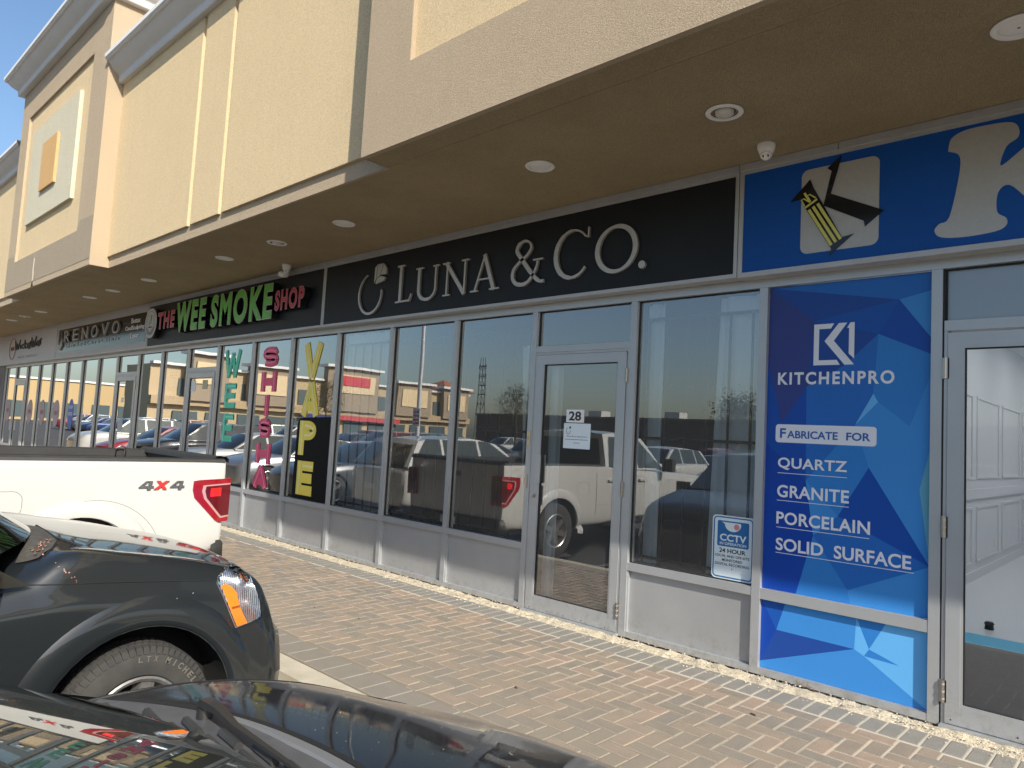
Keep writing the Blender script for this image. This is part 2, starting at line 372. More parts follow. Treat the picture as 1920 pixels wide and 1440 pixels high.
def ex_brick(base,alt,blot):
    def ex(nt,b,geo):
        n=nt.nodes.new('ShaderNodeTexNoise'); n.inputs['Scale'].default_value=9; n.inputs['Detail'].default_value=5; n.inputs['Distortion'].default_value=.6
        nt.links.new(geo.outputs['Position'],n.inputs['Vector'])
        rp=nt.nodes.new('ShaderNodeMapRange'); rp.inputs['From Min'].default_value=.38; rp.inputs['From Max'].default_value=.62; nt.links.new(n.outputs['Fac'],rp.inputs['Value'])
        mx=nt.nodes.new('ShaderNodeMixRGB'); mx.inputs[1].default_value=(*base,1); mx.inputs[2].default_value=(*alt,1); nt.links.new(rp.outputs[0],mx.inputs[0])
        g=nt.nodes.new('ShaderNodeTexNoise'); g.inputs['Scale'].default_value=150; g.inputs['Detail'].default_value=2; nt.links.new(geo.outputs['Position'],g.inputs['Vector'])
        r2=nt.nodes.new('ShaderNodeMapRange'); r2.inputs['From Min'].default_value=.48; r2.inputs['From Max'].default_value=.72; r2.inputs['To Max'].default_value=.8; nt.links.new(g.outputs['Fac'],r2.inputs['Value'])
        m2=nt.nodes.new('ShaderNodeMixRGB'); m2.inputs[2].default_value=(*blot,1); nt.links.new(mx.outputs[0],m2.inputs[1]); nt.links.new(r2.outputs[0],m2.inputs[0])
        # sand dust lying over the walked area
        d=nt.nodes.new('ShaderNodeTexNoise'); d.inputs['Scale'].default_value=1.1; d.inputs['Detail'].default_value=7; nt.links.new(geo.outputs['Position'],d.inputs['Vector'])
        sp=nt.nodes.new('ShaderNodeSeparateXYZ'); nt.links.new(geo.outputs['Position'],sp.inputs[0])
        a=nt.nodes.new('ShaderNodeMath'); a.operation='MULTIPLY_ADD'; a.inputs[1].default_value=-.9; nt.links.new(sp.outputs['Y'],a.inputs[0])
        sc=nt.nodes.new('ShaderNodeMath'); sc.operation='MULTIPLY'; sc.inputs[1].default_value=1.6; nt.links.new(d.outputs['Fac'],sc.inputs[0]); nt.links.new(sc.outputs[0],a.inputs[2])
        r3=nt.nodes.new('ShaderNodeMapRange'); r3.inputs['From Min'].default_value=1.35; r3.inputs['From Max'].default_value=2.6; r3.inputs['To Max'].default_value=.42; nt.links.new(a.outputs[0],r3.inputs['Value'])
        m3=nt.nodes.new('ShaderNodeMixRGB'); m3.inputs[2].default_value=(.27,.235,.18,1); nt.links.new(m2.outputs[0],m3.inputs[1]); nt.links.new(r3.outputs[0],m3.inputs[0])
        nt.links.new(m3.outputs[0],b.inputs['Base Color'])
        bp=nt.nodes.new('ShaderNodeBump'); bp.inputs['Strength'].default_value=.8; bp.inputs['Distance'].default_value=.006; nt.links.new(g.outputs['Fac'],bp.inputs['Height']); nt.links.new(bp.outputs[0],b.inputs['Normal'])
    return ex
BR=[mat('paver_brown',rough=.9,extra=ex_brick((0.248,0.201,0.154),(0.209,0.177,0.139),(0.349,0.295,0.234))),
    mat('paver_tan',rough=.9,extra=ex_brick((0.277,0.219,0.161),(0.231,0.186,0.141),(0.372,0.312,0.245))),
    mat('paver_orange',rough=.9,extra=ex_brick((0.314,0.231,0.171),(0.254,0.199,0.151),(0.397,0.323,0.256))),
    mat('paver_charcoal',rough=.9,extra=ex_brick((0.190,0.168,0.144),(0.226,0.194,0.156),(0.303,0.269,0.227))),
    mat('paver_olive',rough=.9,extra=ex_brick((0.232,0.200,0.152),(0.192,0.168,0.134),(0.317,0.277,0.223)))]
GREYB=mat('paver_grey_green',rough=.9,extra=ex_brick((0.213,0.203,0.178),(0.186,0.177,0.157),(0.290,0.275,0.245)))
GREYD=mat('paver_grey',rough=.9,extra=ex_brick((0.203,0.189,0.166),(0.177,0.166,0.147),(0.264,0.245,0.221)))
W=.1085; G=.0045
bricks=[]      # x0,x1,y0,y1,mat
Y0,Y1=-2.09,-.41
for a in range(-300,30):
    for b in range(-24,1):
        c=(a-b)%4
        if c==0: r=(a*W,(a+2)*W,b*W,(b+1)*W)
        elif c==3: r=(a*W,(a+1)*W,b*W,(b+2)*W)
        else: continue
        x0,x1,y0,y1=r; y0+= -.0; y1+=-.0
        y0=max(y0,Y0); y1=min(y1,Y1)
        if y1-y0<.03: continue
        rr=rnd.random(); patch=math.sin(x0*1.7+math.sin(y0*3.1)*1.4)+math.sin(x0*.55+1+y0*1.3)*.8
        k = (3 if rr<.45 else 4) if patch>.9 and rr<.62 else (2 if rr>.80 else 1 if rr>.52 else 4 if rr>.36 else 0 if rr>.16 else 3)
        bricks.append((x0+G,x1-G,y0+G,y1-G,BR[k]))
x=-33.0
while x<3.2:
    bricks.append((x+G,x+W-G,-.4085,-.172,GREYB)); 
    x+=W
x=-33.0
while x<3.2:
    bricks.append((x+G*.6,x+W*2-G*.6,-2.335,-2.09-.003,GREYD)); x+=W*2
def apparent(bk):
    cx,cy=(bk[0]+bk[1])/2,(bk[2]+bk[3])/2; d=Vector((cx,cy,0))-CAM_LOC; z=d.dot(fwd)
    if z<.3: return 0
    px=960+1336.7*d.dot(rt)/z; py=720-1336.7*d.dot(up)/z
    if px<-40 or px>1960 or py<0 or py>1470: return 0
    # parts of the walkway behind the parked cars are not seen
    if py>1290 and px<1150 and (py-1290)>(px-600)*.25: return 0
    if px<430: return 0
    return 1/z
bricks.sort(key=lambda q:-apparent(q))
cache={}
def brick_obj(bk):
    x0,x1,y0,y1,m=bk; key=(round(x1-x0,3),round(y1-y0,3),m.name)
    w,h=x1-x0,y1-y0
    if key not in cache:
        o=MB().bbox(-w/2,w/2,-h/2,h/2,-.06,0,m,.005).build('brick',walk); cache[key]=o.data
    else:
        o=bpy.data.objects.new('brick',cache[key]); col.objects.link(o); o.parent=walk
    o.location=((x0+x1)/2,(y0+y1)/2,rnd.uniform(-.0012,.0012)); o.rotation_euler=(rnd.uniform(-.006,.006),rnd.uniform(-.006,.006),rnd.uniform(-.008,.008))
for bk in bricks[:300]: brick_obj(bk)
mb=MB()
for x0,x1,y0,y1,m in bricks[300:]:
    dz=rnd.uniform(-.0015,.0015); mb.bbox(x0,x1,y0,y1,-.06,dz,m,.005)
mb.build('brick_field',walk,kind='stuff')
# gravel and crumbled sand strip against the base of the shopfront
GRAV=mat('gravel',(.66,.58,.43),.95,noise=(55,1.0,(.36,.31,.23)),bump=(130,1.0,.012))
from mathutils import noise as mn
rows=[]
xs=[-33+i*.03 if i*.03-33<-6 else None for i in range(0,901)]
xs=[q for q in xs if q is not None]; q=xs[-1]
while q<3.2: q+=.012; xs.append(q)
for j in range(9):
    t=j/8; row=[]
    for xx in xs:
        ed=.02*mn.noise((xx*7,0,0))+.015*mn.noise((xx*23,3,0))
        yy=(-.178+ed)*(1-t)+.004*t
        h=-.004+.022*math.sin(math.pi*min(1,t*1.05))**.6*(.6+.9*max(0,.5+mn.noise((xx*12,yy*12,5))))+.006*mn.noise((xx*60,yy*60,1))
        row.append((xx,yy,h if 0<j else -.008))
    rows.append(row)
mb=MB().grid(rows,GRAV,flip=False)
pm=[mat('pebble_cream',(.62,.56,.44),.9),mat('pebble_tan',(.42,.34,.24),.9),mat('pebble_grey',(.35,.33,.29),.9)]
for i in range(4200):
    px=3-(rnd.random()**1.9)*17; s=rnd.uniform(.003,.0085)*(1+max(0,(-px-3))*.05); py=-.17+rnd.random()*.15 if rnd.random()<.9 else -.2-rnd.random()*.06
    pz=.016+s*.2 if py>-.16 else s*.4
    v=[(px+s*math.cos(q)*rnd.uniform(.7,1.2),py+s*math.sin(q)*rnd.uniform(.7,1.2),pz) for q in (0,1.26,2.5,3.8,5)]+[(px,py,pz+s*.8),(px,py,pz-s)]
    mb.add(v,[(0,1,5),(1,2,5),(2,3,5),(3,4,5),(4,0,5)],rnd.choice(pm))
mb.build('gravel_strip',kind='stuff',smooth=50,label='pale gravel and crumbled sand along the foot of the shopfront',cat='gravel')
# few dead twigs and specks on the paving
TW=mat('dry_twig',(.12,.075,.04),.9)
tw=MB()
for (px,py) in ((-1.86,-.05),(-1.80,-.09),(-1.92,-.04)):
    for k in range(6):
        a=rnd.random()*6.28; l=rnd.uniform(.02,.05); tw.tube([(px,py,.03),(px+l*math.cos(a),py+l*math.sin(a)*.6,.03+rnd.uniform(0,.03))],.0012,TW,n=4)
tw.build('dry_weed',label='small dry brown weed in the gravel under the lower blue panel',cat='weed')
for (px,py,l,lab) in ((-1.93,-.74,.035,'short black twig on an orange brick below the blue panel'),(-3.13,-1.55,.025,'single dark speck in the middle of the walkway opposite the door'),(-5.07,-1.40,.02,'nearer of two dark specks beside the SUV headlight'),(-5.6,-1.5,.02,'farther of two dark specks beside the SUV headlight')):
    MB().tube([(px,py,.004),(px+l,py-.01,.006)],.006,TW,n=6).build('litter_speck',label=lab,cat='litter',group='dark specks on the paving')

# ================================================================== THE STRIP MALL
bld=empty('strip_mall',label='beige stucco strip mall with recessed aluminium shopfront under a deep soffit',cat='building')
XB=[-1.125,-2.255,-3.387,-4.51,-5.631,-6.754,-7.87,-9.015,-10.145,-11.32,-12.48,-13.64,-14.80,-16.0,-17.18,-18.3,-19.5,-20.7,-21.9,-23.1,-24.3,-25.5]
HB=2.795; HT=2.862; ST=.612; SB=.550; BT=.058; MW=.031; GY=.046
doors={2:'28',9:'',12:'',19:''}           # bay index i lies between XB[i+1] and XB[i]
for x in XB:
    mb=MB().box(x-MW,x+MW,0,.11,.012,HB,ALU); mb.build('mullion',bld)
# header above the glazing, wall behind the signs
MB().box(-25.5-MW,3.2,-.004,.11,HB+.001,HT,ALU).build('header_rail',bld)
MB().box(-25.5-MW,3.2,.0,.2,HT+.001,3.72,ALUD).build('sign_wall',bld)
PIER=stucco('grey_pier',(.24,.23,.22))
MB().box(-31,-25.5-MW-.002,-.02,.3,0,3.72,PIER).build('pier',bld)
def pane(x0,x1,z0,z1,parent,m=None,y=GY):
    mb=MB().add([(x0,y,z0),(x1,y,z0),(x1,y,z1),(x0,y,z1)],[(0,1,2,3)],m or GLASS)
    o=mb.build('glass_pane',parent)
    g=.009; k=MB()
    k.box(x0,x0+g,y-.012,y-.002,z0,z1,BLACK).box(x1-g,x1,y-.012,y-.002,z0,z1,BLACK).box(x0+g,x1-g,y-.012,y-.002,z1-g,z1,BLACK).box(x0+g,x1-g,y-.012,y-.002,z0,z0+g*.6,BLACK)
    k.build('gasket',o); return o
def rail(x0,x1,z0,z1,name='transom',y0=.0025): return MB().box(x0,x1,y0,.105,z0,z1,ALU).build(name,bld)
def hinge(parent,x,z,h=.12):
    mb=MB(); mb.tube([(x,-.012,z-h/2),(x,-.012,z+h/2)],.0085,STEEL,n=8)
    for k in (-1,0,1): mb.tube([(x,-.012,z+k*h*.33-.004),(x,-.012,z+k*h*.33+.004)],.011,ALU,n=8)
    mb.box(x-.02,x+.018,-.004,-.0005,z-h/2,z+h/2,STEEL); return mb.build('hinge',parent,smooth=40)
def door(xl,xr,hinge_right=True,lit=False,glass=True):
    "single aluminium door with its own stiles between jambs; returns the door part"
    zt=2.372
    rail(xl,xr,zt+.028,zt+.088)                       # transom bar
    MB().box(xl,xr,.008,.10,zt+.004,zt+.027,ALUD).build('door_stop',bld)
    pane(xl,xr,zt+.089,HB,bld)
    MB().box(xl,xl+.022,.006,.10,.012,zt+.003,ALU).box(xr-.022,xr,.006,.10,.012,zt+.003,ALU).build('door_jamb',bld)
    a,b=xl+.026,xr-.026; st=.078
    d=MB()
    d.box(a,a+st,-.004,.045,.03,zt,ALU).box(b-st,b,-.004,.045,.03,zt,ALU).box(a+st,b-st,-.003,.044,zt-.075,zt,ALU).box(a+st,b-st,-.003,.044,.03,.150,ALU)
    fr=d.build('door',bld)
    # raised glazing beads inside the stiles
    k=MB(); z0,z1=.150,zt-.075; c=.012
    k.box(a+st,a+st+c,-.001,.02,z0,z1,ALU).box(b-st-c,b-st,-.001,.02,z0,z1,ALU).box(a+st+c,b-st-c,-.001,.02,z1-c,z1,ALU).box(a+st+c,b-st-c,-.001,.02,z0,z0+c,ALU)
    k.build('glazing_bead',fr)
    if glass: pane(a+st+c,b-st-c,z0+c,z1-c,fr,y=.022)
    MB().box(xl,xr,-.05,.10,.004,.026,ALU).build('threshold',bld)
    for z in (2.165,1.205,.21): hinge(fr,(b+.012) if hinge_right else (a-.012),z)
    return fr,a,b,st
for i in range(len(XB)-1):
    xl,xr=XB[i+1]+MW,XB[i]-MW
    if i in doors:
        fr,a,b,st=door(xl,xr)
        if i!=2:
            MB().box(a+.02,a+.045,-.05,-.012,1.0,1.28,ALU).build('handle',fr)
        continue
    if i==0: continue
    rail(xl,xr,SB,ST,'sill'); rail(xl,xr,.012,BT,'base_rail')
    pane(xl,xr,ST,HB,bld)
    MB().box(xl,xr,.040,.06,BT,SB,ALU2).build('spandrel_panel',bld)
    g=.006; MB().box(xl,xl+g,.036,.0395,BT,SB-g,BLACK).box(xl,xr,.036,.0395,SB-g,SB,BLACK).build('panel_gasket',bld)
    # ridge bead along the top of the base rail catches the sun
    MB().box(xl,xl+.011,.012,.0385,BT,SB-g,ALU).build('panel_bead',bld)
# door of unit 28 hardware
d28=[o for o in bld.children if o.name.startswith('door') and not o.name.startswith('door_')][0]
mb=MB().box(-4.405,-4.345,-.020,-.0045,1.18,1.44,ALU); mb.build('latch_guard',d28)
mb=MB().box(-4.452,-4.352,-.014,-.0045,.975,1.155,ALUD)
mb.lathe([(.0,-.018),(.017,-.018),(.017,0),(.021,0)],(-4.400,-.018,1.06),STEEL,axis='y',n=20)
mb.box(-4.403,-4.397,-.05,-.03,1.048,1.066,STEEL); mb.build('lock',d28,smooth=30)
MB().box(-4.525,-4.50,-.012,-.0005,1.525,1.655,mat('yellowed_plate',(.62,.52,.28),.5)).box(-4.52,-4.505,-.0135,-.0121,1.57,1.61,STEEL).build('alarm_contact',bld)
MB().box(-4.527,-4.505,-.010,-.0005,1.12,1.25,STEEL).build('strike_plate',bld)
# small screws on the bottom rail of the door
mb=MB()
for sx in (-4.40,-4.19,-4.0,-3.80,-3.55): mb.lathe([(0,-.002),(.004,-.001),(.005,0)],(sx,-.0042,.047),BLACK,axis='y',n=8)
mb.build('screws',d28,kind='stuff')
# right hand white shop: blue sign panel bay, jamb, door
xl,xr=XB[1]+MW,XB[0]-MW
rail(xl,xr,SB-.012,ST+.0,'sill'); rail(xl,xr,.012,BT,'base_rail')
MB().box(-1.094,-1.083,.012,.1,.012,HB,BLACK).build('shadow_gap',bld)
x0,x1=-1.083,-.02
rail(x0,x1,2.40,2.465); MB().box(x0,x0+.018,.004,.1,.012,2.398,ALU).build('door_jamb',bld)
PANEW=mat('frosted_film',(.60,.62,.66),.5)
pane(x0,x1,2.466,HB,bld,GLASSC)
MB().box(x0,x1,.055,.06,2.466,HB,PANEW).build('transom_film',bld)
d=MB(); a,b,st=-1.062,-.045,.078
d.box(a,a+st,-.004,.045,.035,2.385,ALU).box(b-st,b,-.004,.045,.035,2.385,ALU).box(a+st,b-st,-.003,.044,2.30,2.385,ALU).box(a+st,b-st,-.003,.044,.035,.145,ALU)
rd=d.build('door',bld)
k=MB(); c=.012; z0,z1=.145,2.30
k.box(a+st,a+st+c,-.001,.02,z0,z1,ALU).box(b-st-c,b-st,-.001,.02,z0,z1,ALU).box(a+st+c,b-st-c,-.001,.02,z1-c,z1,ALU).box(a+st+c,b-st-c,-.001,.02,z0,z0+c,ALU)
k.build('glazing_bead',rd); pane(a+st+c,b-st-c,z0+c,z1-c,rd,GLASSC,y=.022)
for z in (2.165,1.19,.215): hinge(rd,a-.010,z,.13)
MB().box(x0,x1,-.055,.10,.006,.03,ALU).build('threshold',bld)
mb=MB()
for sx in (-1.03,-.70,-.35): mb.lathe([(0,-.002),(.004,-.001),(.005,0)],(sx,-.0042,.06),BLACK,axis='y',n=8)
mb.build('screws',rd,kind='stuff')
MB().box(-.018,.04,0,.11,.012,HB,ALU).build('mullion',bld); MB().box(.04,3.2,.0,.11,.012,HB,ALU2).build('spandrel_panel',bld)
# unseen ends and back of the building, floor, ceiling and back wall inside
INTERIOR=mat('party_wall',(.30,.29,.28),.9)
MB().box(-60,-31.002,0,.3,0,3.72,CREAM).build('wall',bld)
MB().box(-31,-2.16,.12,9,-.05,-.012,INTF).build('shop_floor',bld)
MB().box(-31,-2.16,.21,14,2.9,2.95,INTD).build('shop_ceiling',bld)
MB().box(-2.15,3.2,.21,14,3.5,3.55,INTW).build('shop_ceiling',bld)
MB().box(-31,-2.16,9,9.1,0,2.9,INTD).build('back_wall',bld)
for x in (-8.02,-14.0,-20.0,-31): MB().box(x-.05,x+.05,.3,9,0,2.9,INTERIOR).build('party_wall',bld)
# bright white shop on the right
MB().box(-2.155,-2.10,.21,14,0,3.499,INTW).build('party_wall',bld)
for z0,z1 in ((.22,.98),(1.36,2.5)):
    for k in range(7):
        y0=.9+k*1.9; m2=MB()
        for (a0,b0,c0,d0) in ((y0,y0+1.6,z1-.03,z1),(y0,y0+1.6,z0,z0+.03),(y0,y0+.03,z0+.03,z1-.03),(y0+1.57,y0+1.6,z0+.03,z1-.03)): m2.box(-2.0995,-2.082,a0,b0,c0,d0,INTW)
        m2.build('wall_moulding',bld)
MB().box(-2.0995,-2.07,.3,13.9,1.09,1.22,INTW).build('chair_rail',bld); MB().box(-2.0995,-2.08,.2,13.9,0,.12,INTW).build('skirting',bld); MB().box(-2.0995,-2.09,7.9,8.02,.33,.46,WHT).build('outlet',bld)
MB().lathe([(0,.075),(.03,.072),(.045,.05),(.035,.045),(.04,0)],(-1.382,3.26,.0),BLACK,n=16).build('door_stop',label='small black door stop on the white floor inside the right door',cat='door stop')
MB().box(-2.098,6,.13,14,-.05,0,mat('white_floor',(.78,.80,.83),.25)).build('shop_floor',bld)
MB().box(-2.09,6,.15,2.42,.001,.012,mat('grey_mat',(.13,.125,.125),.8,bump=(200,.5,.003))).build('entrance_mat',bld)
MB().box(-2.09,6,2.422,2.86,.001,.013,mat('cyan_tape',(.10,.50,.75),.5)).build('floor_tape',bld)
for k_ in range(5): MB().box(-1.2,0.0,1.0+k_*2.4,2.2+k_*2.4,3.485,3.499,mat('ceiling_panel_light',(.8,.8,.8),.5,emit=((.95,.98,1),2.6))).build('light_panel',bld)
MB().box(3.0,3.1,.21,14,0,3.499,INTW).build('party_wall',bld); MB().box(-2.09,3,13.9,14,0,3.499,INTW).build('back_wall',bld)

# ---- soffit and fascia
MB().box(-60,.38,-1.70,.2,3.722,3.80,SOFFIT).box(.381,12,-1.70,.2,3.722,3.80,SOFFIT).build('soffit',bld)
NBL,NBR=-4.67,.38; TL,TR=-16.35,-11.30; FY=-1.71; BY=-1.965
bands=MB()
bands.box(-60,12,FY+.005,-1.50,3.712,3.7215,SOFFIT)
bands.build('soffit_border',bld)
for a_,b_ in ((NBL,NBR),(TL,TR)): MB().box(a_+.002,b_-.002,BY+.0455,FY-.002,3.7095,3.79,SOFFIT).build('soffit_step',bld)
# recessed fascia bays (taupe wall) with proud cream panels
def wallbox(name,x0,x1,y0,y1,z0,z1,m): return MB().box(x0,x1,y0,y1,z0,z1,m).build(name,bld)
wallbox('fascia_wall',TR,NBL,FY,-1.2,3.80,6.6,TAUPE); wallbox('fascia_wall',NBR,12,FY,-1.2,3.80,6.6,TAUPE); wallbox('fascia_wall',-60,TL,FY,-1.2,3.80,6.6,TAUPE)
wallbox('fascia_drip',TR,NBL,FY,-1.68,3.708,3.7995,TAUPE); wallbox('fascia_drip',NBR,12,FY,-1.68,3.708,3.7995,TAUPE); wallbox('fascia_drip',-60,TL,FY,-1.68,3.708,3.7995,TAUPE)
def cpanel(x0,x1):
    mb=MB(); mb.box(x0,x1,FY-.034,FY+.001,3.862,6.47,CREAM); mb.build('fascia_panel',bld)
for a,b in ((TR+.002,-8.535),(-8.445,-7.71),(-7.62,NBL-.0),(-28,-25),(-24.9,-24.1),(-24,TL-.002),(NBR+.002,4),(-44,-40),(-39.9,-29)): cpanel(a,b)
def tower(x0,x1,repaint):
    T=TAUPE; mb=MB(); ax,bx=x0+.555,x1-.755; za,zb=4.315,7.085
    if not repaint: ax,bx=x0+.55,x1-.55; 
    mb.box(x0,x1,BY+.045,FY-.0015,3.7995,7.72,T).box(x0,x1,FY-.001,-1.2,3.83,7.72,T)
    mb.box(x0,ax,BY,BY+.0449,3.706,7.72,T).box(bx,x1,BY,BY+.0449,3.706,7.72,T).box(ax,bx,BY,BY+.0449,zb,7.72,T).box(ax,bx,BY,BY+.0449,3.706,za,T)
    mb.build('tower_wall',bld)
    for a_ in (x0,x1): MB().box(a_-.001 if a_==x1 else a_,a_ if a_==x1 else a_+.001,BY+.045,FY-.001,3.706,3.799,T).build('tower_drip',bld)
    wallbox('tower_panel',ax+.001,bx-.001,BY+.041,BY+.0445,za+.001,zb-.001,CREAM)
    c=(ax+bx)/2; s=.86 if False else 1.355
    wallbox('square_boss',c-1.36,c+1.36,BY-.012,BY+.0405,4.92,6.66,PALE)
    wallbox('square_inlay',c-.44,c+.44,BY-.052,BY-.0125,5.36,6.21,ORANGE)
tower(TL,TR,True); tower(NBL,NBR,False); tower(-38,-33,False)
# repainted patch at the foot of the far tower, with an uneven upper edge and a crack
mb=MB(); pts=[(TL+.001,3.80),(TR-.001,3.80)]
edge=[]; 
for i in range(41):
    xx=TR-.001-(TR-TL-.002)*i/40; edge.append((xx,4.44+.05*mn.noise((xx*3,0,0))+.03*mn.noise((xx*9,4,0))))
ax,bx=TL+.555,TR-.755
mb.poly([(TL+.001,3.80),(TR-.001,3.80),(TR-.001,4.312),(TL+.001,4.312)],BY-.004,BY-.0005,TAUPE2)
mb.poly([(bx+.001,4.312)]+[(p[0],p[1]) for p in edge if p[0]>bx][::-1]+[(TR-.001,4.312)],BY-.0039,BY-.0005,TAUPE2)
mb.poly([(TL+.001,4.312)]+[(p[0],p[1]) for p in edge if p[0]<ax][::-1]+[(ax-.001,4.312)],BY-.0039,BY-.0005,TAUPE2)
mb.build('repainted_patch',bld)
mb=MB()
pp=[(-14.35,3.80),(-14.33,3.9),(-14.37,4.02),(-14.34,4.2)]
for i in range(3):
    a,b=pp[i],pp[i+1]; mb.tube([(a[0],BY-.004,a[1]),(b[0],BY-.004,b[1])],.006,mat('crack_filler',(.55,.5,.42),.9),n=4)
mb.add([(-14.42,BY-.005,3.706),(-14.28,BY-.005,3.706),(-14.36,BY-.005,3.84)],[(0,1,2)],WELL); mb.build('crack',bld)
# cornices: (y offset from the wall, z above the foot)
CP=[(0,0),(-.10,0),(-.11,.02),(-.115,.12),(-.125,.135),(-.14,.15),(-.165,.17),(-.20,.205),(-.235,.25),(-.262,.29),(-.275,.315),(-.30,.318),(-.31,.33),(-.315,.36),(-.335,.364),(-.335,.43),(0,.43)]
CP=[(o*.95,h*.82) for o,h in CP]
def cornice(x0,x1,y,z,lret=False,rret=False,depth=2.2):
    mb=MB(); rows=[]; last=11
    for k,(o,h) in enumerate(CP):
        row=[]
        if lret: row.append((x0+o,y+depth,z+h))
        row.append((x0+(o if lret else 0),y+o,z+h)); row.append((x1-(o if rret else 0),y+o,z+h))
        if rret: row.append((x1-o,y+depth,z+h))
        rows.append(row)
    mb.grid(rows[:14],WHITE_TRIM,flip=True); mb.grid(rows[13:],FLASH,flip=True)
    return fixn2(mb.build('cornice',bld,smooth=25))
def fixn2(o): return o
cornice(TR+.002,NBL-.002,FY-.0,6.435,False,False); cornice(NBR+.002,12,FY,6.435); cornice(-33,TL-.002,FY,6.435); cornice(-60,-38,FY,6.435)
cornice(TL,TR,BY,7.66,True,True); cornice(NBL,NBR,BY,7.66,True,True); cornice(-38,-33,BY,7.63,True,True)
MB().box(-60,12,-1.2,15,3.95,6.35,TAUPE).build('roof',bld)
for a,b in ((TL,TR),(NBL,NBR),(-38,-33)): MB().box(a+.05,b-.05,-1.2,.6,6.35,7.7,TAUPE).build('tower_back',bld)
MB().box(-60,12,14.2,14.6,-.1,3.95,TAUPE).build('rear_wall',bld)
# ================================================================== SOFFIT LIGHTS AND CAMERAS
ring_prof=[(.115,0),(.118,-.006),(.112,-.012),(.088,-.012),(.084,-.004)]
GLO=mat('lamp_lens_off',(.62,.60,.55),.35,noise=(30,.5,(.42,.40,.36)))
DRK=mat('recess_dark',(.10,.08,.06),.8)
lights=[(-.564,'flat','nearest soffit light above the blue sign, cut by the right edge'),(-2.10,'lens','soffit downlight with a ringed bulb above the white dome camera'),
 (-3.65,'plain','plain white soffit light above the black sign with a silver ring logo'),(-6.36,'plain','white soffit light above the start of the serif lettering'),
 (-7.75,'lens','ringed soffit light nearest the twin camera cluster'),(-9.12,'plain','soffit light just left of the twin camera cluster'),
 (-11.73,'plain','soffit light above the green and red lettering'),(-13.37,'plain','soffit light above the round white logo disc'),
 (-14.6,'plain','soffit light left of the round white logo disc'),(-17.87,'plain','soffit light above the black clinic sign'),
 (-19.2,'lens','ringed soffit light above the left end of the clinic sign'),(-20.4,'plain','farthest soffit light, above the white sign')]
for x,k,lab in lights:
    t=empty('ceiling_light',(x,-1.0,3.7205),lab,'ceiling light','soffit lights')
    z=0
    MB().lathe(ring_prof,(0,0,0),WHT,n=40).build('trim_ring',t,smooth=40)
    if k=='lens':
        MB().lathe([(.084,-.003),(.080,.01),(.07,.012),(.068,-.002),(.062,-.002),(.060,.01)],(0,0,0),DRK,n=36).build('baffle',t,smooth=40)
        MB().lathe([(.060,.004),(.055,-.018),(.04,-.026),(.02,-.03),(0,-.031)],(0,0,0),GLO,n=32).build('bulb',t,smooth=50)
    else:
        MB().lathe([(.084,-.003),(.078,-.007),(.04,-.009),(0,-.010)],(0,0,0),WHT,n=36).build('cover',t,smooth=40)
        if k=='flat': MB().lathe([(0,-.0115),(.006,-.0112),(.007,-.010)],(.0,0,0),BLACK,n=10).build('fixing_hole',t)
CB=mat('camera_glass',(.01,.01,.012),.08)
def dome_cam(x,y,lab,s=1.0,face=(.25,-.75,-.62)):
    t=empty('security_camera',(x,y,3.7205),lab,'security camera')
    MB().lathe([(.060,0),(.061,-.014),(.058,-.032),(.048,-.058),(.036,-.068)],(0,0,0),WHT,n=36).build('base',t,smooth=50)
    f=Vector(face).normalized(); c=Vector((0,0,-.068))
    mb=MB(); rows=[]
    for i in range(15):
        a=math.pi*i/14; r=.042
        rows.append([c+Vector((r*math.sin(a)*math.cos(b),r*math.sin(a)*math.sin(b),r*math.cos(a))) for b in [2*math.pi*j/28 for j in range(28)]])
    mb.grid(rows,WHT,close=True,flip=True); mb.build('ball',t,smooth=60)
    q=f.to_track_quat('Z','Y').to_matrix()
    def disc(cx,cy,r,m,h,name):
        k=MB(); rows=[]
        for (rr,hh) in ((r,h-.006),(r,h),(0,h+.0005)):
            rows.append([c+q@Vector((cx+rr*math.cos(b),cy+rr*math.sin(b),hh)) for b in [2*math.pi*j/20 for j in range(20)]])
        k.grid(rows,m,close=True); k.build(name,t,smooth=40)
    disc(0,0,.028,WHT,.0372,'face_plate')
    disc(-.0125,0,.0095,CB,.0395,'lens'); disc(.0125,0,.0095,CB,.0395,'lens')
dome_cam(-2.10,-.375,'white dome security camera with two dark lenses above the blue sign')
dome_cam(-8.72,-.33,'white ball camera on the right of the pair above the green lettering')
t=empty('security_camera',(-8.93,-.22,3.7205),'rounder white camera on the left of the pair above the green lettering','security camera')
MB().lathe([(.05,0),(.052,-.02),(.03,-.03),(.03,-.06)],(0,0,0),WHT,n=24).build('base',t,smooth=40)
MB().lathe([(.0,-.06),(.07,-.062),(.078,-.08),(.072,-.105),(.045,-.125),(0,-.13)],(0,-.03,0),WHT,n=28).build('housing',t,smooth=50)
MB().lathe([(.012,-.126),(.0,-.134)],(.02,-.05,.004),CB,n=14).build('lens',t)

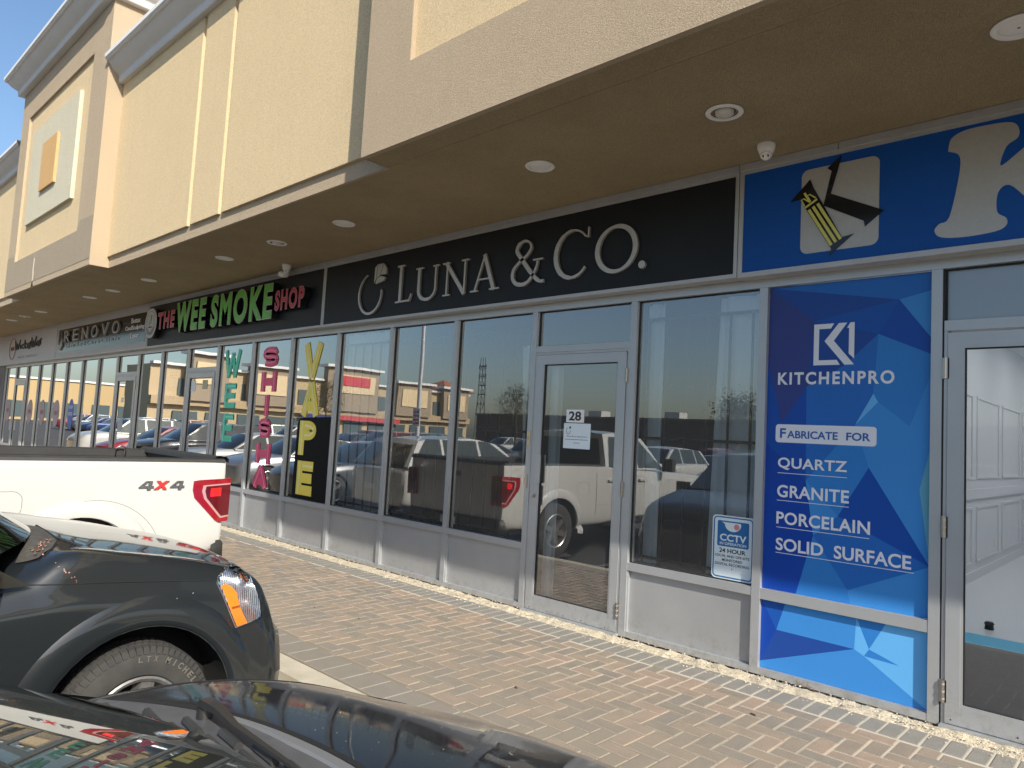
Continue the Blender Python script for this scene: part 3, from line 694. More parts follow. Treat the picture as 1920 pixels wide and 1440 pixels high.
# ================================================================== SIGNS
SY=-.13
def cabinet(name,x0,x1,face,label,cat='sign',z0=2.895,z1=3.64,fw=.028,fm=None,top=None,loc_y=SY):
    """box sign with a mitred metal frame, hung under the soffit in front of the header wall"""
    fm=fm or ALUD
    t=empty(name,(0,0,0),label,cat)
    MB().box(x0+fw,x1-fw,SY+.006,-.001,z0,z1,face).build('sign_face',t)
    def bar(pts,nm='frame'):
        MB().poly(pts,SY,-.001,fm).build(nm,t)
    b=z0-fw-.002; c=z1+fw
    bar([(x0,b),(x1,b),(x1-fw,z0),(x0+fw,z0)]); bar([(x0,c),(x0+fw,z1),(x1-fw,z1),(x1,c)])
    bar([(x0,b+.0),(x0+fw,z0),(x0+fw,z1),(x0,c)]); bar([(x1,b),(x1,c),(x1-fw,z1),(x1-fw,z0)])
    return t
def topflash(x0,x1,t):
    MB().box(x0,x1,SY-.012,-.002,3.669,3.7185,ALUD).build('top_flashing',t)
# ---- black sign, silver serif letters
t=cabinet('shop_sign',-8.075,-2.412,SIGNBLK,'black sign with silver serif letters LUNA & CO. and a ring logo')
topflash(-8.075,-4.82,t); topflash(-4.815,-2.412,t)
LY=SY-.020; LD=.025
def L_(mb,*a,w=.03,**k): return ribbon(mb,*a,w=[q*.86 for q in w] if isinstance(w,(list,tuple)) else w*.86,y=LY,depth=LD,m=LETTER,side=mat('letter_edge',(.30,.29,.28),.5,.3),**k)
def serif(mb,x,z,w,h=.018,m=None): ribbon(mb,[(x-w/2,z),(x+w/2,z)],h,LY,LD,LETTER,side=MATS['letter_edge'])
zb,zt=3.035,3.465; zs=3.395
mb=MB(); L_(mb,[(-6.455,zb),(-6.455,zt)],w=.052); L_(mb,[(-6.50,zb+.012),(-6.29,zb+.012)],w=.024); L_(mb,[(-6.29,zb),(-6.25,zb+.085)],w=.022); serif(mb,-6.455,zt-.009,.13); serif(mb,-6.47,zb+.009,.13); mb.build('letter',t)
mb=MB(); L_(mb,[(-6.125,zs),(-6.125,3.16)]+arc(-5.985,3.145,.14,.115,180,360,16)+[(-5.845,3.16),(-5.845,zs)],w=[.048]*8+[.04]*4+[.028]*9); serif(mb,-6.125,zs-.008,.12,.016); serif(mb,-5.845,zs-.008,.10,.016); mb.build('letter',t)
mb=MB(); L_(mb,[(-5.66,zb),(-5.66,zs)],w=.026); L_(mb,[(-5.68,zs-.005),(-5.385,zb)],w=.052); L_(mb,[(-5.385,zb),(-5.385,zs)],w=.026); serif(mb,-5.68,zs-.008,.11,.016); serif(mb,-5.66,zb+.008,.11,.016); serif(mb,-5.385,zs-.008,.11,.016); mb.build('letter',t)
mb=MB(); L_(mb,[(-5.23,zb),(-5.095,zs+.01)],w=.026); L_(mb,[(-5.105,zs+.012),(-4.955,zb)],w=.052); L_(mb,[(-5.19,3.155),(-5.0,3.155)],w=.018); serif(mb,-5.235,zb+.008,.11,.016); serif(mb,-4.95,zb+.008,.13,.016); mb.build('letter',t)
mb=MB(); P=[(-4.30,3.05),(-4.36,3.055),(-4.45,3.13),(-4.60,3.30),(-4.655,3.375),(-4.63,3.435),(-4.565,3.46),(-4.50,3.44),(-4.475,3.385),(-4.52,3.32),(-4.62,3.26),(-4.69,3.195),(-4.70,3.12),(-4.655,3.06),(-4.575,3.04),(-4.50,3.06),(-4.43,3.13),(-4.395,3.20),(-4.385,3.25)]
def smooth_pts(P,n=6):
    out=[]
    for i in range(len(P)-1):
        p0,p1,p2,p3=P[max(i-1,0)],P[i],P[i+1],P[min(i+2,len(P)-1)]
        for k in range(n):
            u=k/n; out.append(tuple(.5*((2*p1[j])+(-p0[j]+p2[j])*u+(2*p0[j]-5*p1[j]+4*p2[j]-p3[j])*u*u+(-p0[j]+3*p1[j]-3*p2[j]+p3[j])*u**3) for j in range(len(p1))))
    return out+[P[-1]]
SP=smooth_pts(P); L_(mb,SP,w=[.035,.045,.05,.05,.045,.03,.025,.03,.035,.035,.04,.045,.045,.04,.035,.03,.025,.022]); serif(mb,-4.385,3.262,.12,.016); mb.build('letter',t)
mb=MB(); L_(mb,[(-3.805,3.39)]+arc(-3.975,3.255,.19,.215,42,322,36),w=[.018,.02,.03,.045,.055,.058,.055,.045,.03,.022,.02]); L_(mb,[(-3.80,3.475),(-3.80,3.385)],w=.018); mb.build('letter',t)
mb=MB(); C_=arc(-3.50,3.235,.195,.195,0,354,48); n=len(C_); L_(mb,C_,w=[.030+.026*abs(math.cos(2*math.pi*i/n-.25)) for i in range(n)],closed=True); mb.build('letter',t)
mb=MB(); mb.poly([(p[0],p[1]) for p in arc(-3.235,3.065,.033,.033,0,345,23)],LY,LY+LD,LETTER,side=MATS['letter_edge']); mb.build('full_stop',t)
mb=MB(); L_(mb,arc(-7.035,3.195,.225,.24,108,368,40),w=[.012,.022,.032,.036,.036,.034,.03,.022,.01]); mb.build('ring_logo',t,label='open silver ring of the logo')
g=MB(); gy=LY
for pts in ([(-6.96,3.50),(-6.915,3.535),(-6.93,3.36),(-6.965,3.315)],[(-6.905,3.535),(-6.80,3.535),(-6.855,3.40),(-6.92,3.36)],[(-6.79,3.53),(-6.735,3.47),(-6.735,3.40),(-6.84,3.405)],[(-6.925,3.345),(-6.85,3.39),(-6.75,3.365),(-6.775,3.325),(-6.93,3.30)]):
    g.poly(pts,gy,gy+LD,LETTER,side=MATS['letter_edge'])
g.build('gem_logo',t)
# ---- blue sign
t=cabinet('shop_sign',-2.406,3.0,SIGNBLU,'blue sign with a large pale letter K and a crowned black K emblem',fw=.034)
topflash(-2.406,-1.70,t); topflash(-1.695,3.0,t)
SILV=mat('sign_silver_vinyl',(.47,.455,.43),.35,.25,noise=(30,.4,(.37,.355,.33)))
def rrect(x0,x1,z0,z1,r,n=6): return arc(x1-r,z1-r,r,r,0,90,n)+arc(x0+r,z1-r,r,r,90,180,n)+arc(x0+r,z0+r,r,r,180,270,n)+arc(x1-r,z0+r,r,r,270,360,n)
MB().poly(rrect(-1.945,-1.437,2.975,3.575,.05),SY+.003,SY+.0058,SILV).build('emblem_plate',t)
mb=MB()
mb.poly([(-1.885,3.500),(-1.862,3.44),(-1.665,3.055),(-1.59,3.068),(-1.745,2.94),(-1.733,2.985),(-1.955,3.372),(-2.02,3.362)],SY-.003,SY+.0029,SIGNBLK2)
mb.poly([(-1.677,3.625),(-1.77,3.555),(-1.74,3.53),(-1.79,3.30),(-1.742,3.375),(-1.70,3.53)],SY-.0026,SY+.0028,SIGNBLK2)
mb.poly([(-1.79,3.295),(-1.745,3.372),(-1.405,3.195),(-1.52,3.105),(-1.528,3.145)],SY-.0023,SY+.0027,SIGNBLK2)
mb.build('emblem_k',t)
YEL=mat('emblem_yellow',(.62,.58,.13),.4)
mb=MB()
def stemxy(u,v):  # u 0..1 down the stem, v -1..1 across
    a=Vector((-1.905,3.38)); b=Vector((-1.695,3.015)); d=(b-a); nrm=Vector((-d.y,d.x)).normalized()
    p=a+d*u+nrm*v*.047; return (p.x,p.y)
for v in (-.72,0,.72): ribbon(mb,[stemxy(.22,v),stemxy(.97,v)],.020,SY-.0045,.001,YEL)
mb.build('emblem_stripes',t)
mb=MB()
for v0,v1 in ((-.95,-.05),(.05,.95)):
    ribbon(mb,[stemxy(.12,v0),stemxy(-.01,v0*.9+v1*.1),stemxy(.0,(v0+v1)/2),stemxy(.12,v1)],.009,SY-.0045,.001,YEL)
ribbon(mb,[stemxy(.15,-1),stemxy(.15,1)],.014,SY-.0045,.001,YEL); ribbon(mb,[stemxy(.12,0),stemxy(-.08,0)],.016,SY-.0045,.001,YEL)
mb.build('emblem_crown',t)
K=[(-1.045,3.50),(-1.03,3.575),(-.96,3.612),(-.83,3.615),(-.72,3.60),(-.685,3.555),(-.69,3.50),(-.745,3.46),(-.775,3.35),(-.70,3.40),(-.60,3.49),(-.58,3.54),(-.53,3.60),(-.30,3.61),(-.25,3.56),(-.28,3.51),(-.36,3.46),(-.55,3.33),(-.35,3.07),(-.27,3.03),(-.26,2.97),(-.33,2.94),(-.60,2.95),(-.63,3.0),(-.60,3.06),(-.64,3.12),(-.73,3.225),(-.785,3.19),(-.79,3.075),(-.745,3.03),(-.745,2.985),(-.80,2.957),(-.96,2.948),(-1.08,2.965),(-1.115,3.01),(-1.09,3.05),(-1.035,3.085),(-.985,3.34),(-.985,3.46)]
KS=smooth_pts(K+[K[0]],4)[:-1]
MB().poly(KS,SY+.003,SY+.0058,SILV).build('letter',t)
MB().poly([(p[0]+1.35,p[1]) for p in KS],SY+.003,SY+.0058,SILV).build('letter',t)
# ---- smoke shop sign
t=cabinet('shop_sign',-14.10,-8.082,SIGNBLK,'black sign with raised green and red letters THE WEE SMOKE SHOP')
topflash(-14.10,-8.082,t)
GRN=mat('green_letter_face',(.13,.46,.06),.35); RDL=mat('red_letter_face',(.48,.035,.07),.35); EDGE=mat('letter_trim',(.52,.50,.40),.4); EDR=mat('letter_trim_red',(.55,.35,.33),.4)
def channel(s,x0,x1,z0,z1,face,edge,off=.02):
    for ch in s:
        pass
    mb=MB(); text_mb(mb,s,x0,x1,z0,z1,SY-.105,edge,depth=.10,off=.05,spacing=1.22,side=SIGNBLK2)  # letter returns coloured black, their shadow put into the material
    for o in split_letters(mb.build('letter',t)): pass
    mb=MB(); g=(z1-z0)*.022; text_mb(mb,s,x0+g,x1-g,z0+g,z1-g,SY-.110,face,off=.032,spacing=1.25); 
    for o in split_letters(mb.build('letter_face',t),'letter_face'): pass
channel('THE',-13.34,-12.60,3.15,3.455,RDL,EDR); channel('WEE',-12.53,-11.36,3.045,3.56,GRN,EDGE); channel('SMOKE',-11.18,-9.22,3.04,3.56,GRN,EDGE); channel('SHOP',-9.15,-8.38,3.14,3.43,RDL,EDR)
mb=MB().lathe([(.275,-.078),(.262,-.086),(.25,-.082),(0,-.082)],(-13.66,SY-.03,3.29),mat('logo_disc',(.55,.56,.55),.45),axis='y',n=48).lathe([(.27,.03),(.275,0),(.2755,-.0775)],(-13.66,SY-.03,3.29),SIGNBLK2,axis='y',n=48)
mb.build('logo_disc',t,smooth=40)
mb=MB()
for rr,ww in ((.215,.006),(.15,.006)): ribbon(mb,arc(-13.66,3.29,rr,rr,0,352,40),ww,SY-.1135,.001,SIGNBLK,closed=True)
for k in range(26):
    a=R(205+k*5.2*1.0); ribbon(mb,[(-13.66+.175*math.cos(a),3.29+.175*math.sin(a)),(-13.66+.20*math.cos(a),3.29+.20*math.sin(a))],.008,SY-.1137,.001,SIGNBLK)
ribbon(mb,smooth_pts([(-13.70,3.24),(-13.71,3.32),(-13.66,3.36),(-13.64,3.42),(-13.62,3.36),(-13.63,3.30),(-13.67,3.28)]),.014,SY-.1137,.001,SIGNBLK)
ribbon(mb,[(-13.74,3.215),(-13.58,3.215)],.022,SY-.1137,.001,SIGNBLK); mb.build('logo_print',t,kind='stuff')
# ---- clinic sign
PALEF=mat('pale_sign_border',(.46,.46,.47),.5)
t=cabinet('shop_sign',-20.03,-14.12,PALEF,'black clinic sign with grey capitals RENOVO inside a pale border')
topflash(-20.03,-14.12,t)
MB().box(-19.86,-14.21,SY+.0015,SY+.0055,3.0,3.56,SIGNBLK2).build('black_field',t)
GL=mat('grey_letter',(.33,.33,.33),.4,.3)
for i,ch in enumerate('RENOVO'):
    x=-19.26+i*.66; mb=MB(); text_mb(mb,ch,x,x+.40,3.235,3.50,SY-.04,GL,depth=.035,off=.0); mb.build('letter',t)
mb=MB(); text_mb(mb,'SkinAndCareClinic',-19.22,-15.56,3.10,3.20,SY-.006,GL,spacing=1.6,depth=.006); mb.build('lettering',t,kind='stuff')
mb=MB(); text_mb(mb,'Botox',-14.98,-14.50,3.39,3.49,SY-.006,WHT2,depth=.006,off=.01); text_mb(mb,'CoolSculpting',-15.28,-14.27,3.235,3.345,SY-.006,WHT2,depth=.006,off=.01); text_mb(mb,'Laser',-14.96,-14.52,3.10,3.19,SY-.006,WHT2,depth=.006,off=.01); mb.build('lettering',t,kind='stuff')
mb=MB(); mb.poly([(-19.78,3.08),(-19.60,3.06),(-19.42,3.16),(-19.46,3.34),(-19.58,3.20),(-19.72,3.18)],SY-.03,SY,GL); mb.poly([(-19.76,3.22),(-19.60,3.52),(-19.52,3.34),(-19.6,3.25)],SY-.03,SY,SIGNBLK2,side=GL); mb.build('logo',t)
# ---- candle shop sign
WS=mat('white_sign',(.50,.50,.52),.5,noise=(2,.3,(.42,.42,.44)))
t=cabinet('shop_sign',-26.3,-20.04,WS,'white sign with handwritten black name Wicks & Wires and an oval logo')
topflash(-26.3,-21.1,t); topflash(-21.095,-20.04,t)
INKB=mat('black_ink',(.03,.03,.03),.5); PNK=mat('dusty_pink',(.45,.28,.25),.5)
def hand(P,w=.035): ribbon(mb,smooth_pts(P,5),w,SY-.022,.02,INKB)
mb=MB()
hand([(-24.0,3.50),(-23.9,3.26),(-23.78,3.42),(-23.66,3.26),(-23.5,3.52)]); hand([(-23.42,3.38),(-23.41,3.27)]); hand([(-23.12,3.38),(-23.24,3.36),(-23.25,3.28),(-23.1,3.27)]); hand([(-22.98,3.50),(-22.99,3.27)]); hand([(-22.84,3.40),(-22.97,3.34),(-22.82,3.26)]); hand([(-22.60,3.38),(-22.70,3.36),(-22.62,3.31),(-22.72,3.26)])
hand([(-22.48,3.36),(-22.40,3.42),(-22.42,3.28),(-22.52,3.24),(-22.36,3.36)]); hand([(-22.30,3.52),(-22.2,3.26),(-22.1,3.42),(-22.0,3.26),(-21.86,3.53)]); hand([(-21.84,3.38),(-21.83,3.27)]); hand([(-21.74,3.28),(-21.73,3.38),(-21.64,3.39)]); hand([(-21.62,3.32),(-21.52,3.36),(-21.58,3.39),(-21.62,3.30),(-21.52,3.26)]); hand([(-21.36,3.44),(-21.46,3.42),(-21.38,3.34),(-21.48,3.28)])
mb.build('lettering',t,kind='stuff')
mb=MB(); text_mb(mb,'MAKE ENERGY',-23.65,-21.7,3.0,3.07,SY-.003,mat('grey_ink',(.30,.30,.31),.5),depth=.002,spacing=1.4); mb.build('small_lettering',t,kind='stuff')
mb=MB(); ribbon(mb,arc(-24.32,3.30,.34,.30,0,354,40),.035,SY-.012,.01,PNK,closed=True); text_mb(mb,'W&W',-24.52,-24.12,3.24,3.36,SY-.006,mat('dark_red_ink',(.16,.03,.03),.5),depth=.004,off=.02); mb.build('oval_logo',t)

# ================================================================== PANEL GRAPHIC (printed film on glass)
def blu(i):
    c=[(.008,.055,.34),(.010,.07,.36),(.012,.085,.38),(.02,.13,.46),(.03,.19,.54),(.045,.235,.60),(.12,.40,.76),(.035,.055,.23),(.016,.065,.30),(.12,.36,.50)][i]
    return mat('blue_film_%d'%i,c,.3,noise=(3,.15,tuple(q*.8 for q in c)),spec=.22)
PX0,PX1=-2.223,-1.157
V={}
def fac(mb,pts,c,y=.036): mb.poly(pts,y,y+.001,blu(c))
t=empty('window_graphic',(0,0,0),'tall blue faceted window panel advertising quartz, granite and porcelain','window graphic')
mb=MB(); Zt,Zm=HB-.002,ST+.002; D=lambda x,z:(x,z)
TLc,TRc=(PX0,Zt),(PX1,Zt); a=(-1.35,2.63); b=(PX1,2.675); c=(PX1,2.36); d=(PX1,2.26); e=(-1.475,2.41); f=(-1.895,2.525); g=(PX0,2.24); h=(-2.11,1.80); i_=(-1.94,2.06); j=(-1.68,2.21); k=(-1.50,2.01); l=(-1.61,1.80); m_=(-1.28,1.80); n_=(PX1,2.14)
fac(mb,[TLc,TRc,b,a],3); fac(mb,[TLc,a,f],8); fac(mb,[a,b,c],5); fac(mb,[a,c,d,e],1); fac(mb,[f,a,e],2); fac(mb,[TLc,f,(-1.93,2.10),h,g],7)
fac(mb,[f,e,j,(-1.93,2.10)],8); fac(mb,[e,k,i_,j],3); fac(mb,[e,d,n_,k],4); fac(mb,[j,i_,(-1.93,2.10)],7)
fac(mb,[g,h,(PX0,1.65)],1); fac(mb,[h,(-1.93,2.10),i_],7); fac(mb,[h,i_,(-1.93,1.40),(PX0,1.65)],1); fac(mb,[i_,k,l,(-1.93,1.40)],3); fac(mb,[k,(-1.47,1.955),l],6); fac(mb,[(-1.47,1.955),k,n_,m_],4); fac(mb,[(-1.47,1.955),m_,(-1.52,1.52),l],5)
fac(mb,[m_,n_,(PX1,1.68)],5); fac(mb,[(PX0,1.65),(-1.93,1.40),(-1.87,1.03),(-1.98,ST+.002),(PX0,ST+.002)],0)
fac(mb,[l,(-1.52,1.52),(-1.71,1.18),(-1.93,1.40)],4); fac(mb,[(-1.93,1.40),(-1.71,1.18),(-1.87,1.03)],5)
fac(mb,[m_,(PX1,1.68),(-1.22,1.40),(PX1,.93),(-1.52,1.52)],5); fac(mb,[(PX1,1.68),(PX1,.93),(-1.22,1.40)],9)
fac(mb,[(-1.52,1.52),(PX1,.93),(-1.71,1.18)],1); fac(mb,[(-1.71,1.18),(PX1,.93),(-1.64,.70),(-1.87,1.03)],3); fac(mb,[(-1.87,1.03),(-1.64,.70),(-1.62,ST+.002),(-1.98,ST+.002)],4)
fac(mb,[(PX1,.93),(PX1,ST+.002),(-1.62,ST+.002),(-1.64,.70)],5)
mb.build('printed_film',t)
mb=MB(); z0,z1=BT+.002,SB-.014; p=(-1.59,.33); q=(-2.11,.34); r=(-1.53,.30); s=(-1.50,.35); 
fac(mb,[(PX0,z1),(-2.05,z1),q],2); fac(mb,[(PX0,z1),q,(PX0,.10)],0); fac(mb,[q,p,(PX0,.10)],8); fac(mb,[(-2.05,z1),(-1.58,z1),p,q],5); fac(mb,[(-1.58,z1),(-1.40,z1),s],4); fac(mb,[(-1.58,z1),s,r,p],6)
fac(mb,[(-1.40,z1),(PX1,z1),(PX1,.30),(-1.32,.29),s],6); fac(mb,[s,(-1.32,.29),r],4); fac(mb,[r,(-1.32,.29),(PX1,.30),(PX1,z0)],6); fac(mb,[PX0 and (PX0,.10),p,r,(PX1,z0),(PX0,z0)],5)
mb.build('lower_film',t)
LW=mat('white_film',(.66,.69,.76),.35)
FYY=.0335
MB().add([(0,0,0)],[],LW)
mb=MB()
def lp(pts): mb.poly(pts,FYY,FYY+.002,LW)
X=lambda u:-1.895+u*.27; Zz=lambda v:2.21+v*.29
lp([(X(0),Zz(0)),(X(.66),Zz(0)),(X(.58),Zz(.12)),(X(.13),Zz(.12)),(X(.13),Zz(.88)),(X(.42),Zz(.88)),(X(.50),Zz(1)),(X(0),Zz(1))])
lp([(X(.62),Zz(1)),(X(.82),Zz(1)),(X(.50),Zz(.58)),(X(1),Zz(0)),(X(.77),Zz(0)),(X(.27),Zz(.58))])
lp([(X(.90),Zz(1)),(X(1),Zz(1)),(X(1),Zz(.14)),(X(.87),Zz(.26)),(X(.87),Zz(.87)),(X(.82),Zz(.87))])
mb.build('logo',t)
mb=MB(); text_mb(mb,'KITCHENPRO',-2.145,-1.372,2.075,2.165,FYY,LW,off=.03,spacing=1.25); split_letters(mb.build('letter',t))
mb=MB(); mb.poly(rrect(-2.152,-1.475,1.66,1.79,.022),FYY+.0004,FYY+.002,LW); mb.build('caption_plate',t)
mb=MB(); BK=mat('navy_film',(.02,.09,.36),.35); text_mb(mb,'F',-2.12,-2.077,1.692,1.762,FYY-.0006,BK,off=.025); text_mb(mb,'ABRICATE',-2.068,-1.72,1.692,1.747,FYY-.0006,BK,off=.025); text_mb(mb,'FOR',-1.665,-1.512,1.692,1.747,FYY-.0006,BK,off=.025); mb.build('caption',t,kind='stuff')
for s,x1,z0,x2 in (('QUARTZ',-1.655,1.465,-1.655),('GRANITE',-1.64,1.27,-1.64),('PORCELAIN',-1.505,1.08,-1.51),):
    mb=MB(); text_mb(mb,s,-2.13,x1,z0,z0+.088,FYY,LW,off=.022,spacing=1.05); split_letters(mb.build('letter',t))
    MB().box(-2.13,x2,FYY,FYY+.002,z0-.025,z0-.021,LW).build('underline',t)
mb=MB(); text_mb(mb,'SOLID',-2.13,-1.80,.895,.983,FYY,LW,off=.022); text_mb(mb,'SURFACE',-1.73,-1.26,.895,.983,FYY,LW,off=.022); split_letters(mb.build('letter',t))
MB().box(-2.13,-1.245,FYY,FYY+.002,.876,.880,LW).build('underline',t)

# ================================================================== WINDOW LETTERING of the smoke shop (inside the glass)
WY=.0385
def word(label,cells,m,hi,w=.06):
    t=empty('window_lettering',(0,0,0),label,'window lettering')
    for ch,x0,x1,z0,z1 in cells:
        mb=MB(); cx=(x0+x1)/2; cz=(z0+z1)/2; ww=w
        S=[]
        if ch=='W': S=[[(x0+ww*.4,z1),(cx-(x1-x0)*.2,z0)],[(cx-(x1-x0)*.2,z0),(cx,z1-.05)],[(cx,z1-.05),(cx+(x1-x0)*.2,z0)],[(cx+(x1-x0)*.2,z0),(x1-ww*.4,z1)]]
        if ch=='V': S=[[(x0+ww*.5,z1),(cx,z0)],[(x1-ww*.5,z1),(cx,z0)]]
        if ch=='A': S=[[(x0+ww*.5,z0),(cx,z1)],[(x1-ww*.5,z0),(cx,z1)],[(cx-(x1-x0)*.22,z0+(z1-z0)*.3),(cx+(x1-x0)*.22,z0+(z1-z0)*.3)]]
        if ch=='E': S=[[(x0+ww/2,z0),(x0+ww/2,z1)],[(x0+ww,z1-ww/2),(x1,z1-ww/2)],[(x0+ww,cz),(x1-.02,cz)],[(x0+ww,z0+ww/2),(x1,z0+ww/2)]]
        if ch=='H': S=[[(x0+ww/2,z0),(x0+ww/2,z1)],[(x1-ww/2,z0),(x1-ww/2,z1)],[(x0+ww,cz),(x1-ww,cz)]]
        if ch=='I': S=[[(cx,z0),(cx,z1)]]
        if ch=='P': S=[[(x0+ww/2,z0),(x0+ww/2,z1)],[(x0+ww,z1-ww/2),(cx,z1-ww/2)]+arc(cx,z1-(z1-z0)*.28,(x1-x0)/2-ww/2,(z1-z0)*.28-ww/2,80,-80,12)+[(cx,z1-(z1-z0)*.56+ww/2),(x0+ww,z1-(z1-z0)*.56+ww/2)]]
        if ch=='S': 
            rx,rz=(x1-x0)/2-ww/2,(z1-z0)/4-ww/4
            S=[[(x1-ww/2,z1-rz*1.0)]+arc(cx,z1-ww/2-rz,rx,rz,35,270,16)+arc(cx,z0+ww/2+rz,rx,rz,90,-145,16)]
        for k,s_ in enumerate(S): ribbon(mb,s_,ww,WY,.004,m)
        if hi:
            for s_ in S[:2]: ribbon(mb,s_,ww*.25,WY-.004,.001,hi)
        mb.build('letter',t)
TEAL=mat('teal_vinyl',(.06,.62,.40),.4); TEALH=mat('light_teal_vinyl',(.25,.85,.65),.4); PINK=mat('crimson_vinyl',(.80,.06,.16),.4); PINKH=mat('pink_vinyl',(.95,.20,.35),.4)
YV=mat('yellow_vinyl',(.95,.74,.09),.4); YVH=mat('pale_yellow_vinyl',(.95,.86,.35),.4)
word('teal vertical letters W E E in the window right of the shop door',[('W',-11.13,-10.60,2.28,2.71),('E',-11.05,-10.68,1.795,2.185),('E',-11.03,-10.69,1.275,1.705)],TEAL,TEALH,.09)
word('crimson vertical letters SHISHA in the middle window',[('S',-9.89,-9.44,2.41,2.71),('H',-9.89,-9.45,2.05,2.34),('I',-9.75,-9.61,1.695,2.005),('S',-9.87,-9.50,1.375,1.665),('H',-9.89,-9.46,1.01,1.30),('A',-9.92,-9.48,.675,.97)],PINK,PINKH,.115)
word('yellow vertical letters VAPE over a black board',[('V',-8.75,-8.27,2.23,2.70),('A',-8.72,-8.27,1.72,2.17),('P',-8.71,-8.30,1.195,1.655),('E',-8.70,-8.31,.67,1.12)],YV,YVH,.13)
t=MB().poly([(-8.80,.62),(-7.91,.62),(-7.91,1.72),(-8.62,1.70)]+arc(-8.66,1.57,.12,.12,90,180,6)[::1],.0405,.0455,mat('board_black',(.005,.005,.006),.5,spec=.08)).build('window_board',label='glossy black board behind the yellow letters P and E',cat='board')
# ================================================================== SECURITY GRILLES AND CURTAINS
t=None
for bi,lab in ((2,'door'),(1,'window right of the door'),(3,'window left of the door'),(4,'second window left of the door'),(5,'window beside the yellow lettering')):
    xl,xr=XB[bi+1]+MW+.02,XB[bi]-MW-.02
    if bi==2: continue
    g=empty('security_grille',(0,0,0),'thin black security grille inside the '+lab,'window grille')
    for z in (.66,1.635,2.63): MB().box(xl,xr,.072,.088,z,z+.022,BLACK).build('rail',g)
    n=6; m0=MB().box(-.008,.008,.073,.087,.62,2.65,BLACK); first=None
    for k in range(n):
        x=xl+.06+(xr-xl-.12)*k/(n-1)
        if first is None: first=m0.build('bar',g); ob=first
        else: ob=first.copy(); col.objects.link(ob); ob.parent=g
        ob.location.x=x
def curtain(x0,x1,z0,z1,y,lab,xb0=None,xb1=None,n=40,amp=.022):
    xb0=x0 if xb0 is None else xb0; xb1=x1 if xb1 is None else xb1
    rows=[]
    for j in range(13):
        t_=j/12; z=z0+(z1-z0)*t_; row=[]
        for i in range(n*3+1):
            u=i/(n*3); x=(xb0+(xb1-xb0)*u)*(1-t_)+(x0+(x1-x0)*u)*t_
            row.append((x,y+amp*math.sin(u*n*.9+math.sin(u*7)*1.5)*(.6+.4*t_),z))
        rows.append(row)
    return MB().grid(rows,CURTAIN).build('curtain',smooth=60,label=lab,cat='curtain')
curtain(-7.83,-6.8,.62,2.78,.135,'white pleated curtain behind the grille beside the yellow lettering',n=26)
curtain(-2.66,-2.30,.62,2.78,.135,'white pleated curtain gathered at the right of the window by the blue panel',n=14,xb0=-2.72)
curtain(-4.80,-4.56,1.0,2.5,.16,'narrow white curtain gathered left of the door',n=10,xb0=-4.70,xb1=-4.58)
curtain(-4.37,-4.24,.15,2.28,.12,'pale curtain edge seen low through the left of the door',n=8)
curtain(-3.33,-3.16,.62,2.78,.14,'grey translucent curtain deep inside left of the security sign',n=12)
# ================================================================== SMALL SIGNS ON THE GLASS
t=empty('number_plate',(0,0,0),'white number 28 sticker on the glass door','number sign')
MB().box(-4.085,-3.885,.0165,.0205,1.752,1.868,WHT2).build('plate',t)
mb=MB(); text_mb(mb,'28',-4.055,-3.915,1.768,1.852,.0160,INKB,off=.03); mb.build('digits',t,kind='stuff')
t=empty('notice',(0,0,0),'pale blue paper notice taped under the number 28','notice')
MB().box(-4.108,-3.808,.0172,.0205,1.518,1.745,PAPER).build('sheet',t)
mb=MB(); ribbon(mb,arc(-4.055,1.675,.022,.03,110,370,14),.004,.0168,.0004,INKB); mb.poly([(-4.045,1.712),(-4.03,1.718),(-4.022,1.70),(-4.045,1.692)],.0165,.0168,INKB)
for k,(a0,b0) in enumerate(((-4.07,-3.84),(-4.09,-3.83),(-3.99,-3.92))): mb.box(a0,b0,.0166,.0170,1.627-.03*k,1.631-.03*k,INKB) if k!=0 else text_mb(mb,'Please Book Appointment',a0,b0,1.618,1.633,.0166,INKB,off=.01)
mb.build('print',t,kind='stuff')
t=empty('cctv_sign',(0,0,0),'CCTV in operation sign standing in the window beside the blue panel','sign')
S_=lambda x0,x1,z0,z1,r,y0,y1,m,nm:MB().poly(rrect(x0,x1,z0,z1,r),y0,y1,m).build(nm,t)
SGN=mat('sign_sheet',(.60,.69,.72),.35); SGB=mat('sign_blue_print',(.015,.12,.33),.35)
S_(-2.625,-2.292,.622,1.092,.03,.0425,.0455,SGN,'plate'); 
ribbon(mb:=MB(),rrect(-2.611,-2.306,.636,1.078,.026),.009,.0417,.0005,SGB,closed=True); mb.build('border',t)
S_(-2.583,-2.334,.862,1.052,.012,.0412,.0420,SGB,'blue_field')
mb=MB(); text_mb(mb,'CCTV',-2.562,-2.352,.902,.955,.0406,SGN,off=.03); text_mb(mb,'IN OPERATION',-2.562,-2.352,.873,.894,.0406,SGN,off=.02)
mb.poly([(-2.55,1.042),(-2.40,1.042)]+arc(-2.46,1.03,.065,.055,0,-180,12),.0404,.0408,SGN); mb.build('white_print',t,kind='stuff')
mb=MB(); mb.poly(arc(-2.43,1.012,.022,.022,0,340,14),.0400,.0403,mat('pink_print',(.55,.2,.2),.4)); mb.build('lens_mark',t)
